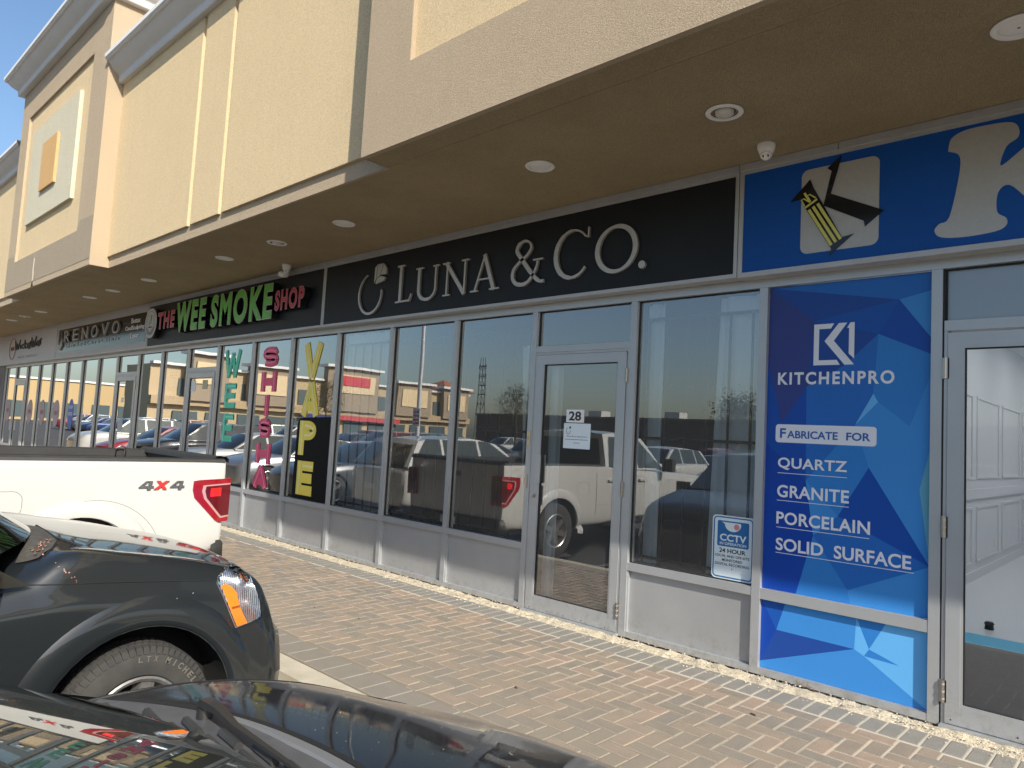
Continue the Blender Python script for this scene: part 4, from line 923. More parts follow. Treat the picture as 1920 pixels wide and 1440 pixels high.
mb=MB(); text_mb(mb,'24 HOUR',-2.565,-2.355,.815,.848,.0412,INKB,off=.025); text_mb(mb,'LOCAL AND OFF-SITE',-2.596,-2.326,.783,.803,.0412,INKB,off=.012); text_mb(mb,'MONITORED',-2.54,-2.38,.752,.772,.0412,INKB,off=.012); text_mb(mb,'DIGITAL RECORDING',-2.596,-2.326,.721,.741,.0412,INKB,off=.012); mb.poly(arc(-2.46,.700,.004,.004,0,320,8),.0410,.0412,INKB); mb.build('black_print',t,kind='stuff')
# posters and stickers of the shops further along
def sticker(name,pts,m,lab,cat='sticker',y=.043,group=None): return MB().poly(pts,y-.001,y,m).build(name,label=lab,cat=cat,group=group)
sticker('sale_poster',[(-13.55,1.85),(-12.98,1.85),(-12.98,2.66),(-13.55,2.66)],mat('pale_poster',(.60,.72,.70),.6),'pale flavour sale poster in the window left of the smoke shop door','poster',y=.08)
t=empty('open_sign',(0,0,0),'round red OPEN sign in the window left of the smoke shop door','sign')
ribbon(mb:=MB(),arc(-13.22,1.47,.235,.20,0,352,30),.02,.07,.01,RDL,closed=True); text_mb(mb,'OPEN',-13.40,-13.05,1.41,1.53,.07,RDL,off=.02); mb.build('letters',t,kind='stuff'); MB().box(-13.5,-12.94,.085,.095,1.25,1.70,BLACK).build('backing',t)
mb=MB(); text_mb(mb,'FLAVOUR',-13.45,-13.02,2.07,2.16,.078,INKB,off=.02); text_mb(mb,'SALE',-13.38,-13.1,1.93,2.03,.078,INKB,off=.02); text_mb(mb,'FREE',-13.4,-13.08,2.30,2.42,.078,INKB,off=.02); mb.build('poster_lettering',kind='stuff',label='black hand lettering of the flavour sale poster',cat='lettering')
for i,x in enumerate((-18.98,)): sticker('oval_sticker',arc(x,1.55,.20,.36,0,350,24),mat('blue_sticker',(.08,.13,.42),.5),'blue oval sticker in the clinic window')
mb=MB(); text_mb(mb,'LASER',-19.12,-18.84,1.68,1.76,.0418,WHT2,off=.01); text_mb(mb,'BOTOX',-19.12,-18.84,1.52,1.60,.0418,WHT2,off=.01); mb.build('sticker_print',kind='stuff',label='white print on the blue oval sticker',cat='lettering')
for x,w in ((-25.0,'leftmost pinkish oval sticker, left of the candle shop door'),(-22.6,'pinkish oval sticker just right of the candle shop door'),(-21.4,'middle pinkish oval sticker of three in a row'),(-20.15,'rightmost pinkish oval sticker of three in a row')):
    t=empty('oval_sticker',(0,0,0),w,'sticker','oval stickers of the candle shop')
    MB().poly(arc(x,1.55,.25,.33,0,350,24),.041,.042,mat('pinkish_sticker',(.42,.30,.30),.5)).build('oval',t)
    mb=MB(); text_mb(mb,'W&W',x-.17,x+.17,1.5,1.62,.0405,MATS['dark_red_ink'],off=.03); mb.build('print',t,kind='stuff')
sticker('door_sticker',[(-15.62,1.85),(-15.50,1.85),(-15.50,1.95),(-15.62,1.95)],WHT2,'small white sticker high on the clinic door',y=.02)
sticker('door_sticker',[(-15.70,1.28),(-15.42,1.28),(-15.42,1.5),(-15.70,1.5)],mat('hours_print',(.42,.42,.42),.5),'grey opening hours sticker on the clinic door',y=.02)
sticker('door_sticker',[(-12.30,2.06),(-12.12,2.06),(-12.12,2.24),(-12.30,2.24)],WHT2,'white notice in the upper left corner of the smoke shop door',y=.02)
sticker('door_sticker',[(-11.85,2.10),(-11.66,2.10),(-11.66,2.25),(-11.85,2.25)],mat('cream_notice',(.5,.48,.3),.5),'cream notice in the upper middle of the smoke shop door',y=.02)
# stick figure content of the clinic transom
# ================================================================== VEHICLES
def cr(P,n):
    out=[]
    for i in range(len(P)-1):
        p0,p1,p2,p3=P[max(i-1,0)],P[i],P[i+1],P[min(i+2,len(P)-1)]
        for k in range(n):
            u=k/n; out.append([.5*((2*p1[j])+(-p0[j]+p2[j])*u+(2*p0[j]-5*p1[j]+4*p2[j]-p3[j])*u*u+(-p0[j]+3*p1[j]-3*p2[j]+p3[j])*u**3) for j in range(len(p1))])
    return out+[list(P[-1])]
def lin(P,n):
    out=[]
    for i in range(len(P)-1):
        for k in range(n): out.append([P[i][j]+(P[i+1][j]-P[i][j])*k/n for j in range(len(P[0]))])
    return out+[list(P[-1])]
def boolean(o,cutters):
    for c in cutters:
        m=o.modifiers.new('b','BOOLEAN'); m.operation='DIFFERENCE'; m.object=c; m.solver='EXACT'; m.material_mode='TRANSFER'
    dg=bpy.context.evaluated_depsgraph_get(); dg.update()
    me=bpy.data.meshes.new_from_object(o.evaluated_get(dg),preserve_all_data_layers=True,depsgraph=dg)
    o.modifiers.clear(); old=o.data; o.data=me; bpy.data.meshes.remove(old)
    for c in cutters: d=c.data; bpy.data.objects.remove(c); bpy.data.meshes.remove(d)
def car_body(root,L,d,st,paint,kf=.16,kr=.12,er=1.0,ns=6,nc=4,wheels=(),ra=.39,hw=.35,ww=.30,extra_cut=(),crown=.12):
    Y=lambda s:d*(L/2-s)
    S=cr(st,ns)
    ring=[]
    for (s,w,zs,zb,ze,zt) in S:
        P=[(0,zs),(w-.12,zs),(w-.04,zs+.05),(w-.006,zs+.20),(w,(zs+zb)/2+.04),(w-.008,zb-.12*er),(w-.035*er,zb-.025*er),(w-.10*er,ze),(w*.74,ze+(zt-ze)*.50),(w*.42,zt-(zt-ze)*crown),(0,zt)]
        Q=P[:2]+cr(P[1:],nc)[1:]
        ring.append((s,Q))
    def bend(x,s,w):
        q=(x/max(w,.1))**2
        f=max(0,1-s/1.0)**1.3; r_=max(0,1-(L-s)/.9)**1.3
        return s+kf*q*f-kr*q*r_
    mb=MB(); rows=[]; wl_=st[len(st)//2][1]
    for s,Q in ring:
        row=[(x,Y(bend(x,s,wl_)),z) for x,z in Q]; row+= [(-x,Y(bend(x,s,wl_)),z) for x,z in Q[1:-1][::-1]]
        rows.append(row)
    mb.grid(rows,paint,close=True)
    for s,Q in (ring[0],ring[-1]):
        g=[]
        for x,z in Q[1:-1]: g.append([(x*u/6,Y(bend(x*u/6,s,wl_)),z) for u in range(-6,7)])
        pass
        top=[(0,Y(s),Q[-1][1])]*13
        mb.grid(g+[top],paint)
    o=mb.build('body',root)
    bm=bmesh.new(); bm.from_mesh(o.data); bmesh.ops.remove_doubles(bm,verts=bm.verts,dist=.0006); bmesh.ops.dissolve_degenerate(bm,edges=bm.edges,dist=.0003)
    bmesh.ops.recalc_face_normals(bm,faces=bm.faces); bm.to_mesh(o.data); bm.free()
    cut=[]
    for s in wheels:
        for sg in (-1,1):
            w=wl_; mb=MB(); n=40
            mb.lathe([(0,-ww),(ra,-ww),(ra,.2),(0,.2)],(0,0,0),WELL,axis='x',n=n)
            c=mb.build('cut'); fixn(c); c.parent=root
            c.location=(sg*w if sg>0 else -w,Y(s),hw)
            if sg<0: c.rotation_euler=(0,0,math.pi)
            cut.append(c)
    for (x0,x1,s0,s1,z0,z1,m) in extra_cut:
        c=MB().box(x0,x1,min(Y(s0),Y(s1)),max(Y(s0),Y(s1)),z0,z1,m).build('cut'); c.parent=root; cut.append(c)
    if cut: boolean(o,cut)
    for p in o.data.polygons: p.use_smooth=True
    o.data.set_sharp_from_angle(angle=R(32))
    return o,Y
def bvh_of(o):
    me=o.data; return BVHTree.FromPolygons([v.co.copy() for v in me.vertices],[tuple(p.vertices) for p in me.polygons])
def project(bv,p,dr,e=.004,fb=None):
    h=bv.ray_cast(Vector(p)-Vector(dr)*2.0,Vector(dr))
    if h[0] is None: return Vector(p) if fb is None else fb
    n=h[1]; 
    if n.dot(Vector(dr))>0: n=-n
    return h[0]+n*e
def patch(root,name,bv,pts,fr,m,e=.004,cuts=3,label=None,thick=0):
    """flat outline laid onto the body surface. fr=(origin, axis a, axis b, cast direction)"""
    o0,a,b,dr=[Vector(q) for q in fr]
    bm=bmesh.new(); vs=[bm.verts.new((p[0],p[1],0)) for p in pts]; es=[bm.edges.new((vs[i],vs[(i+1)%len(vs)])) for i in range(len(vs))]
    bmesh.ops.triangle_fill(bm,use_beauty=True,edges=es)
    bmesh.ops.subdivide_edges(bm,edges=bm.edges,cuts=cuts,use_grid_fill=True)
    bmesh.ops.triangulate(bm,faces=bm.faces)
    for v in bm.verts: v.co=project(bv,o0+a*v.co.x+b*v.co.y,dr,e)
    bmesh.ops.recalc_face_normals(bm,faces=bm.faces)
    if sum((f.normal.dot(dr)*f.calc_area() for f in bm.faces))>0: bmesh.ops.reverse_faces(bm,faces=bm.faces)
    me=bpy.data.meshes.new(name); bm.to_mesh(me); bm.free(); me.materials.append(m)
    for p in me.polygons: p.use_smooth=True
    o=bpy.data.objects.new(name,me); col.objects.link(o); o.parent=root
    return tag(o,label)
def seam(root,name,bv,pts,fr,m,r=.0028,e=-.0008,n=5):
    o0,a,b,dr=[Vector(q) for q in fr]; P=lin(pts,n)
    return MB().tube([project(bv,o0+a*p[0]+b*p[1],dr,e) for p in P],r,m,n=6).build(name,root,smooth=60)
def greenhouse(root,Y,prof,wb,wr,hb,paint,glass=DGLASS,kf=.22,kr=.10,skip_ws=False,pillars=(),nu=10,side_in=.07,gname='window',roofpaint=None,side0=.05):
    """prof: (s,h) front base, roof front, roof mid, roof rear, rear base"""
    hr=max(p[1] for p in prof)
    wd=lambda h: wb+(wr-wb)*min(1,max(0,(h-hb)/(hr-hb)))
    PR=lin(prof[:2],6)[:-1]+cr(prof[1:4],6)+lin(prof[3:],5)[1:]
    n=len(PR); nf=6
    def kc(i):
        if i<=nf: return kf+(kf*.35-kf)*i/nf
        t=(i-nf)/(n-1-nf); return kf*.35*(1-t)-kr*t
    def P(i,u):
        s,h=PR[i]; w=wd(h); drop=.035*u*u*(1 if nf<=i<=n-6 else .5)
        return (w*u,Y(s+kc(i)*u*u*1.0),h-drop*(h-hb)/(hr-hb+1e-6))
    U_=[-1+2*k/nu for k in range(nu+1)]
    rows=[[P(i,u) for u in U_] for i in range(n)]
    mb=MB(); mb.grid(rows[(nf if skip_ws else 0):],roofpaint or paint)
    for sg in (-1,1):
        k=0 if sg<0 else nu
        top=[rows[i][k] for i in range(n)]; bot=[(sg*wb,p[1],hb) for p in top]
        mb.grid([top,[tuple((a[j]*.5+b[j]*.5) for j in range(3)) for a,b in zip(top,bot)],bot],paint)
    hull=mb.build('cabin',root); fixn(hull)
    for p in hull.data.polygons: p.use_smooth=True
    hull.data.set_sharp_from_angle(angle=R(35))
    # windshield and rear glass
    def sheet(i0,i1,um,name,off,m,curv=True):
        r=[]
        for i in range(i0,i1+1): r.append([Vector(P(i,-um+2*um*k/16)) for k in range(17)])
        a=(r[0][8]-r[-1][8]); nn=a.cross(Vector((1,0,0))).normalized()
        if nn.z<0: nn=-nn
        r=[[tuple(p+nn*off) for p in q] for q in r]
        g=MB().grid(r,m).build(name,root,smooth=80)
        bm=bmesh.new(); bm.from_mesh(g.data); bmesh.ops.recalc_face_normals(bm,faces=bm.faces)
        if sum(f.normal.dot(nn) for f in bm.faces)<0: bmesh.ops.reverse_faces(bm,faces=bm.faces)
        bm.to_mesh(g.data); bm.free(); return g
    ws=sheet(0,nf,.93 if not skip_ws else .985,'windshield',.006,glass)
    sheet(n-5,n-1,.90,'rear_window',.006,DGLASS)
    # side windows
    ht=hr-side_in; hbb=hb+.03
    sA=lambda h: prof[0][0]+(prof[1][0]-prof[0][0])*(h-prof[0][1])/(prof[1][1]-prof[0][1]+1e-6)+kf*.8
    sC=lambda h: prof[4][0]+(prof[3][0]-prof[4][0])*(h-prof[4][1])/(prof[3][1]-prof[4][1]+1e-6)-kr-.02
    def Sx(sg,s,h,e=.006): return (sg*(wd(h)+e),Y(s),h)
    cutp=[None]+list(pillars)+[None]
    for k in range(len(cutp)-1):
        a,b=cutp[k],cutp[k+1]
        q=[((sA(hbb)+side0) if a is None else a+.035,hbb),((sC(hbb)-.06) if b is None else b-.035,hbb),((sC(ht)-.10) if b is None else b-.035,ht),((sA(ht)+side0+.03) if a is None else a+.035,ht)]
        if q[1][0]-q[0][0]<.08: continue
        for sg in (-1,1):
            mb=MB().add([Sx(sg,s,h) for s,h in q],[(0,1,2,3)],glass if not skip_ws else DGLASS); w=mb.build(gname,root); 
            bm=bmesh.new(); bm.from_mesh(w.data); bm.faces.ensure_lookup_table()
            bm.normal_update()
            if bm.faces[0].normal.x*sg<0: bmesh.ops.reverse_faces(bm,faces=bm.faces)
            bm.to_mesh(w.data); bm.free()
    return ws,P,nf
_wc={}
def wheel(root,x,y,r,w,detail=False,rr=.66):
    "x is the outer face of the tyre"
    sg=1 if x>0 else -1
    key=(r,w,detail,rr)
    e=None
    if key not in _wc:
        ty=MB(); R0=r*rr
        prof=[(R0,-.01),(R0+.012,.004),(R0+(r-R0)*.35,.010),(r-.045,.004),(r-.018,-.012),(r-.004,-.03),(r,-.06),(r,-w+.06),(r-.004,-w+.03),(r-.03,-w+.005),(R0,-w)]
        ty.lathe(prof,(0,0,0),RUBBER,axis='x',n=64 if detail else 32)
        if detail:
            N=66
            for k in range(N):
                a=2*math.pi*k/N; da=2*math.pi/N*.36
                for (h0,h1,rr0,rr1,sh) in ((.0005,-.040,r-.022,r+.0035,0),(-.052,-.085,r-.002,r+.004,.5),(-.098,-.135,r-.002,r+.004,0),(-.147,-.18,r-.002,r+.004,.5)):
                    a_=a+sh*2*math.pi/N
                    v=[(h,rr_*math.cos(q),rr_*math.sin(q)) for q in (a_-da,a_+da) for (h,rr_) in ((h0-.006 if rr0<r-.01 else h0,rr1-.007 if rr0<r-.01 else rr1),(h0+.003 if rr0<r-.01 else h0,rr0-.012 if rr0<r-.01 else rr0),(h1,rr0),(h1,rr1))]
                    ty.add(v,[(0,1,2,3),(7,6,5,4),(0,4,5,1),(1,5,6,2),(2,6,7,3),(3,7,4,0)],RUBBER)
        ri=MB(); ri.lathe([(R0+.006,.004),(R0-.004,.008),(R0-.018,.0),(R0-.026,-.03),(R0-.05,-.08),(R0-.06,-.13)],(0,0,0),RIM,axis='x',n=48)
        ri.lathe([(R0-.045,-.10),(0,-.10)],(0,0,0),WELL,axis='x',n=24)
        for k in range(6):
            a=2*math.pi*k/6+.3; c,s=math.cos(a),math.sin(a); wd0,wd1=.042,.030
            f=lambda rad,t,h:(h,rad*c-t*s,rad*s+t*c)
            v=[f(.045,-wd0,-.018),f(.045,wd0,-.018),f(R0-.016,wd1,-.006),f(R0-.016,-wd1,-.006),f(.045,-wd0-.01,-.07),f(.045,wd0+.01,-.07),f(R0-.01,wd1+.006,-.06),f(R0-.01,-wd1-.006,-.06)]
            ri.add(v,[(0,1,2,3),(0,3,7,4),(1,5,6,2),(3,2,6,7),(0,4,5,1)],RIM)
        ri.lathe([(.07,-.03),(.066,-.012),(.03,-.006),(0,-.005)],(0,0,0),RIM,axis='x',n=24)
        a=ty.build('tyre',smooth=40).data; b=ri.build('rim',smooth=35).data
        for q in [o for o in col.objects if o.parent is None and o.name.split('.')[0] in('tyre','rim') and o.data in (a,b)]: bpy.data.objects.remove(q)
        for me in (a,b):
            bm=bmesh.new(); bm.from_mesh(me); bmesh.ops.recalc_face_normals(bm,faces=bm.faces); bm.to_mesh(me); bm.free()
        _wc[key]=(a,b)
    wh=bpy.data.objects.new('wheel',None); col.objects.link(wh); wh.parent=root; wh.location=(x,y,r); wh.empty_display_size=.1
    if sg<0: wh.rotation_euler=(0,0,math.pi)
    for nm,me in zip(('tyre','rim'),_wc[key]):
        q=bpy.data.objects.new(nm,me); col.objects.link(q); q.parent=wh
    return wh

SIDE=lambda x=0:((x,0,0),(0,1,0),(0,0,1),(-1,0,0))         # outline given as (y,z), cast towards -x
TOP=((0,0,0),(1,0,0),(0,1,0),(0,0,-1))
# ------------------------------------------------ white pickup, tail to the shops
PKL=5.90; PKC=(-7.68,-1.86-PKL/2)
pk=empty('pickup_truck',(PKC[0],PKC[1],GZ),'white pickup truck backed up to the walkway with a 4x4 badge and red tail lamp','pickup truck')
Z=lambda z:z-GZ                                             # world height -> height above the lot
st=[(0,.88,.42,1.00,1.06,1.08),(.10,.95,.38,1.06,1.13,1.16),(.5,.985,.36,1.12,1.20,1.24),(1.5,.995,.36,1.18,1.26,1.30),(2.0,1.0,.38,1.22,1.27,1.29),(3.2,1.0,.40,1.29,1.33,1.34),(3.55,1.0,.42,1.345,1.362,1.363),(4.6,1.0,.42,1.352,1.366,1.367),(5.6,.998,.46,1.352,1.366,1.367),(5.85,.993,.50,1.350,1.364,1.365),(5.90,.985,.51,1.348,1.362,1.363)]
o,Yp=car_body(pk,PKL,-1,st,P_WHITE,kf=.20,kr=.03,er=.45,wheels=(.95,4.66),ra=.47,hw=.415,ww=.34,extra_cut=[(-.84,.84,3.60,5.80,.80,1.7,BPLAST),(-1.2,1.2,5.83,6.2,.0,.62,WELL)])
bv=bvh_of(o)
W2L=lambda y:y-PKC[1]
lc=lambda P:[(W2L(y),Z(z)) for y,z in P]
# wheel arch flare: a raised band round the opening
def arcline(yc,zc,r0,a0,a1,n=22,rz=None): rz=rz or r0; return [(yc+r0*math.cos(R(a0+(a1-a0)*k/n)),zc+rz*math.sin(R(a0+(a1-a0)*k/n))) for k in range(n+1)]
for s in (4.66,.95):
    yc=Yp(s)
    for sg,dr in ((1,(-1,0,0)),(-1,(1,0,0))):
        mb=MB(); rows=[]
        for k in range(33):
            a=R(-8+196*k/32); row=[]
            for rr,e in ((.472,-.012),(.474,.018),(.50,.022),(.585,.013),(.602,.004),(.606,-.004)):
                p=project(bv,(0,yc+rr*math.cos(a)*1.03,.415+rr*math.sin(a)),dr,e,fb=Vector((sg*1.0,yc+rr*math.cos(a)*1.03,.415+rr*math.sin(a)))); 
                p.x=sg*(.997+e) if abs(p.x)<.9 else p.x
                row.append(tuple(p))
            rows.append(row)
        mb.grid(rows,P_WHITE); f=mb.build('wheel_arch',pk,smooth=60); fixn(f)
for s in (.95,4.66):
    for sg in (-1,1): wheel(pk,sg*.975,Yp(s),.405,.26,detail=False,rr=.60)
# black plastic caps on the bed rails and tailgate
for sg in (-1,1):
    mb=MB(); rows=[]
    for s in (3.56,3.8,5.2,5.86):
        zt=1.366
        rows.append([(sg*x,Yp(s),zt+h) for x,h in ((.965,-.022),(.985,-.012),(.980,.012),(.955,.022),(.86,.020),(.835,.010),(.835,-.06))])
    mb.grid(rows,BPLAST); fixn(mb.build('rail_cap',pk,smooth=40))
mb=MB(); mb.box(-.965,.965,Yp(5.905)-.0,Yp(5.76),1.352,1.392,BPLAST) if False else None
rows=[[(x,Yp(s),h) for x in (-.96,-.5,0,.5,.96)] for s,h in ((5.77,1.352),(5.775,1.398),(5.80,1.412),(5.88,1.408),(5.905,1.385),(5.908,1.35))]
mb=MB().grid(rows,BPLAST); fixn(mb.build('tailgate_cap',pk,smooth=40))
# liner ribs and wheel housings inside the bed
for sg in (-1,1):
    mb=MB(); mb.box(sg*.84 if sg<0 else .62,-.62 if sg<0 else .84,min(Yp(4.2),Yp(5.1)),max(Yp(4.2),Yp(5.1)),.80,1.06,BPLAST)
    for s in (3.75,4.05,4.35,4.9,5.2,5.5): 
        y=Yp(s); mb.add([(sg*.84,y-.07,.81),(sg*.84,y+.07,.81),(sg*.84,y+.07,1.30),(sg*.84,y-.07,1.30),(sg*.805,y-.03,.81),(sg*.805,y+.03,.81),(sg*.805,y+.03,1.27),(sg*.805,y-.03,1.27)],[(4,5,6,7),(0,4,7,3),(1,2,6,5),(3,7,6,2)],BPLAST)
    mb.build('bed_liner',pk)
# chrome tie-down loop and latch near the tail, far rail
mb=MB().tube([(-.80,Yp(5.55),1.30),(-.78,Yp(5.55),1.40),(-.78,Yp(5.50),1.42),(-.80,Yp(5.46),1.39),(-.80,Yp(5.46),1.28)],.010,CHROME,n=8); mb.build('tie_down',pk,smooth=60)
# fuel door outline, 4x4 badge, tail lamps
fy0,fy1=W2L(-3.84),W2L(-3.525); zc=Z(.855)
rr=[(p[0],p[1]) for p in rrect(fy0,fy1,Z(.755),Z(.955),.07,8)]
seam(pk,'fuel_door',bv,rr+[rr[0]],SIDE(),mat('gap_grey',(.16,.16,.155),.8),r=.0022,e=-.0006,n=1)
seam(pk,'panel_gap',bv,lc([(-4.02,.46),(-4.02,1.20)]),SIDE(),WELL,r=.006,e=-.002)
seam(pk,'arch_crease',bv,lc([(-3.0+.59*math.cos(R(a)),.255+.615*math.sin(R(a))) for a in range(8,150,6)]),SIDE(),MATS['gap_grey'],r=.0022,e=-.0008,n=1)
seam(pk,'body_crease',bv,lc([(-7.2,.62),(-5.5,.60),(-4.03,.60)]),SIDE(),MATS['gap_grey'],r=.0025,e=-.0008)
BDG=mat('badge_chrome',(.25,.25,.26),.25,.8); BDR=mat('badge_red',(.50,.03,.03),.3)
def sidefit(mb,s,y0,y1,z0,z1,x,m,dep=.006,off=.02,mir=1):
    # reads left to right for someone on the +x side: right is towards +y
    text_mb(mb,s,y0,y1,z0,z1,0,m,depth=dep,off=off,xf=lambda p:(x-p[1],p[0],p[2]))
def para(mb,P,x,m,t=.008):
    n=len(P); a=sum(P[i][0]*P[(i+1)%n][1]-P[(i+1)%n][0]*P[i][1] for i in range(n))
    if a<0: P=P[::-1]
    v=[(x,p[0],p[1]) for p in P]+[(x-t,p[0],p[1]) for p in P]
    mb.add(v,[tuple(range(n))]+[(i,i+n,(i+1)%n+n,(i+1)%n) for i in range(n)],m)
bx=1.012
def four(mb,y0,m,x,g=0):
    w=.128; z0,z1=Z(.955),Z(1.030); k=.7
    for P in ([(y0,z0+.020),(y0+.062,z1),(y0+.092,z1),(y0+.036,z0+.032),(y0+.128,z0+.032),(y0+.128,z0+.014),(y0,z0+.014)],[(y0+.088,z1),(y0+.118,z1),(y0+.100,z0-.004),(y0+.070,z0-.004)]):
        para(mb,P,x+ (.0006 if P[0][0]>y0+.05 else 0),m)
mb=MB(); four(mb,W2L(-2.672),BDG,bx); four(mb,W2L(-2.405),BDG,bx); 
mb.build('badge',pk)
mb=MB(); y0=W2L(-2.545); z0,z1=Z(.955),Z(1.032)
para(mb,[(y0,z0),(y0+.035,z0),(y0+.135,z1),(y0+.10,z1)],bx+.001,BDR); para(mb,[(y0+.02,z1),(y0+.055,z1),(y0+.115,z0),(y0+.08,z0)],bx+.0018,BDR); mb.build('badge_x',pk)
for sg in (1,-1):
    tl=empty('tail_lamp',(0,0,0)); tl.parent=pk
    def lamp(P,e0,m,nm,y_end):
        n=len(P); cx=sum(p[0] for p in P)/n; cz=sum(p[1] for p in P)/n
        v=[(sg*e0,p[0],p[1]) for p in P]+[(sg*.97,p[0],p[1]) for p in P]
        mb=MB().add(v,[tuple(range(n))]+[(i,i+n,(i+1)%n+n,(i+1)%n) for i in range(n)],m); q=mb.build(nm,tl); fixn(q); return q
    yt=W2L(-1.842)
    lamp(lc([(-2.19,1.026),(-2.13,1.035),(-1.842,1.050),(-1.842,.648),(-1.925,.636),(-1.965,.655),(-2.175,.87),(-2.195,.94)]),1.006,REDL,'lens',yt)
    lamp(lc([(-2.10,.985),(-1.8415,1.005),(-1.8415,.69),(-1.92,.675),(-2.085,.86),(-2.11,.93)]),1.0085,LENSW,'light_guide',yt)
    lamp(lc([(-2.073,.975),(-1.8412,.993),(-1.8412,.705),(-1.915,.695),(-2.06,.865),(-2.08,.93)]),1.0105,REDD,'inner_lens',yt)
    lamp(lc([(-2.03,.955),(-1.93,.962),(-1.93,.885),(-2.03,.88)]),1.0122,mat('bright_red_lens',(.85,.015,.015),.1,coat=1.),'reflector',yt)
    # the part that wraps onto the tail
    mb=MB(); mb.box(sg*.80 if sg>0 else -1.004,1.004 if sg>0 else -.80,W2L(-1.875),W2L(-1.840),Z(.650),Z(1.050),REDL); mb.build('rear_lens',tl)
    mb=MB(); mb.box(sg*.83 if sg>0 else -.97,.97 if sg>0 else -.83,W2L(-1.8398),W2L(-1.836),Z(.70),Z(.99),REDD); mb.build('inner_lens',tl)
# tailgate, bumper, plate, lettering on the tail
seam(pk,'tailgate_gap',bv,[(-.78,.62),(-.78,1.33)],((0,0,0),(1,0,0),(0,0,1),(0,-1,0)),WELL,r=.005,e=-.001); seam(pk,'tailgate_gap',bv,[(.78,.62),(.78,1.33)],((0,0,0),(1,0,0),(0,0,1),(0,-1,0)),WELL,r=.005,e=-.001)
MB().box(-.14,.14,W2L(-1.862),W2L(-1.852),1.15,1.22,BPLAST).build('tailgate_handle',pk)
mb=MB(); rows=[]
yb=W2L(-1.80)
for x in (-.97,-.93,-.6,.6,.93,.97):
    c=.055*max(0,(abs(x)-.6)/.37)**2
    rows.append([(x,yb-.17,.62),(x,yb-.02-c,.615),(x,yb-c,.59),(x,yb-c+.004,.46),(x,yb-.03-c,.43),(x,yb-.17,.42)])
mb.grid(rows,CHROME if False else BPLAST); mb.add([rows[-1][i] for i in range(6)],[tuple(range(6))],BPLAST); mb.add([rows[0][i] for i in range(6)],[tuple(range(5,-1,-1))],BPLAST)
fixn(mb.build('bumper',pk,smooth=35))
MB().box(-.16,.16,yb-.05,yb+.006,.47,.575,WHT2).build('licence_plate',pk)
ws,Pf,nf=greenhouse(pk,Yp,[(1.55,1.30),(2.25,1.86),(2.8,1.93),(3.38,1.90),(3.50,1.36)],.975,.80,1.30,P_WHITE,kf=.24,kr=.02,pillars=(2.62,),side_in=.10)
mb=MB()
for sg in (-1,1): mb.box(sg*1.02 if sg>0 else -1.22,1.22 if sg>0 else -1.02,Yp(1.86)-.06,Yp(1.86)+.06,1.28,1.50,BPLAST)
mb.build('mirror',pk)
mb=MB()
for sg in (-1,1): mb.box(min(sg*1.001,sg*1.03),max(sg*1.001,sg*1.03),Yp(3.35)-.10,Yp(3.35)+.10,1.12,1.15,P_WHITE); mb.box(min(sg*1.001,sg*1.03),max(sg*1.001,sg*1.03),Yp(2.5)-.10,Yp(2.5)+.10,1.12,1.15,P_WHITE)
mb.build('door_handle',pk)
# ------------------------------------------------ charcoal SUV, nose to the shops
SL=4.75; SC=(-4.41,-2.90-SL/2)
sv=empty('suv',(SC[0],SC[1],GZ),'scratched charcoal SUV parked nose-in beside the walkway with an amber and clear headlight','suv')
W2=lambda y:y-SC[1]
st=[(0,.83,.22,.56,.63,.65),(.05,.87,.21,.60,.68,.72),(.10,.87,.22,.70,.80,.86),(.17,.885,.22,.80,.90,.955),(.30,.895,.22,.87,.965,1.015),(.55,.900,.24,.92,1.03,1.065),(.85,.90,.25,.96,1.085,1.115),(1.12,.905,.26,.985,1.12,1.155),(1.30,.906,.26,.965,1.03,1.145),(1.6,.908,.26,.955,.99,1.06),(2.4,.910,.26,1.02,1.06,1.06),(4.0,.905,.28,1.03,1.07,1.07),(4.6,.89,.32,1.02,1.06,1.06),(4.75,.85,.36,.98,1.02,1.02)]
so_,Ys=car_body(sv,SL,1,st,P_CHAR,kf=.075,kr=.10,er=.8,ns=8,nc=5,wheels=(.80,3.66),ra=.425,hw=.355,ww=.30)
sb=bvh_of(so_)
lw=lambda P:[(W2(y),Z(z)) for y,z in P]
# wheel arches with a soft flare
for s in (.80,3.66):
    yc=Ys(s)
    for sg,dr in ((1,(-1,0,0)),(-1,(1,0,0))):
        mb=MB(); rows=[]
        for k in range(41):
            a=R(-6+192*k/40); row=[]
            for rr_,e in ((.428,-.03),(.428,.000),(.434,.006),(.46,.008),(.50,.005),(.56,.0012),(.565,-.004)):
                py,pz=yc+rr_*math.cos(a),.355+rr_*math.sin(a)
                h=sb.ray_cast(Vector((sg*1.6,py,pz)),Vector((-sg,0,0)))
                x=h[0].x if h[0] is not None and abs(h[0].x)>.70 else sg*.885
                row.append((x+sg*e,py,pz))
            rows.append(row)
        # smooth x along the arc
        for c in range(7):
            xs_=[r_[c][0] for r_ in rows]
            for _ in range(4): xs_=[xs_[0]]+[(xs_[i-1]+xs_[i]+xs_[i+1])/3 for i in range(1,len(xs_)-1)]+[xs_[-1]]
            for i,r_ in enumerate(rows): r_[c]=(xs_[i],r_[c][1],r_[c][2])
        mb.grid(rows,P_CHAR); fixn(mb.build('wheel_arch',sv,smooth=70))
for s in (.80,3.66):
    for sg in (-1,1): wheel(sv,sg*.872,Ys(s),.342,.235,detail=True,rr=.59)
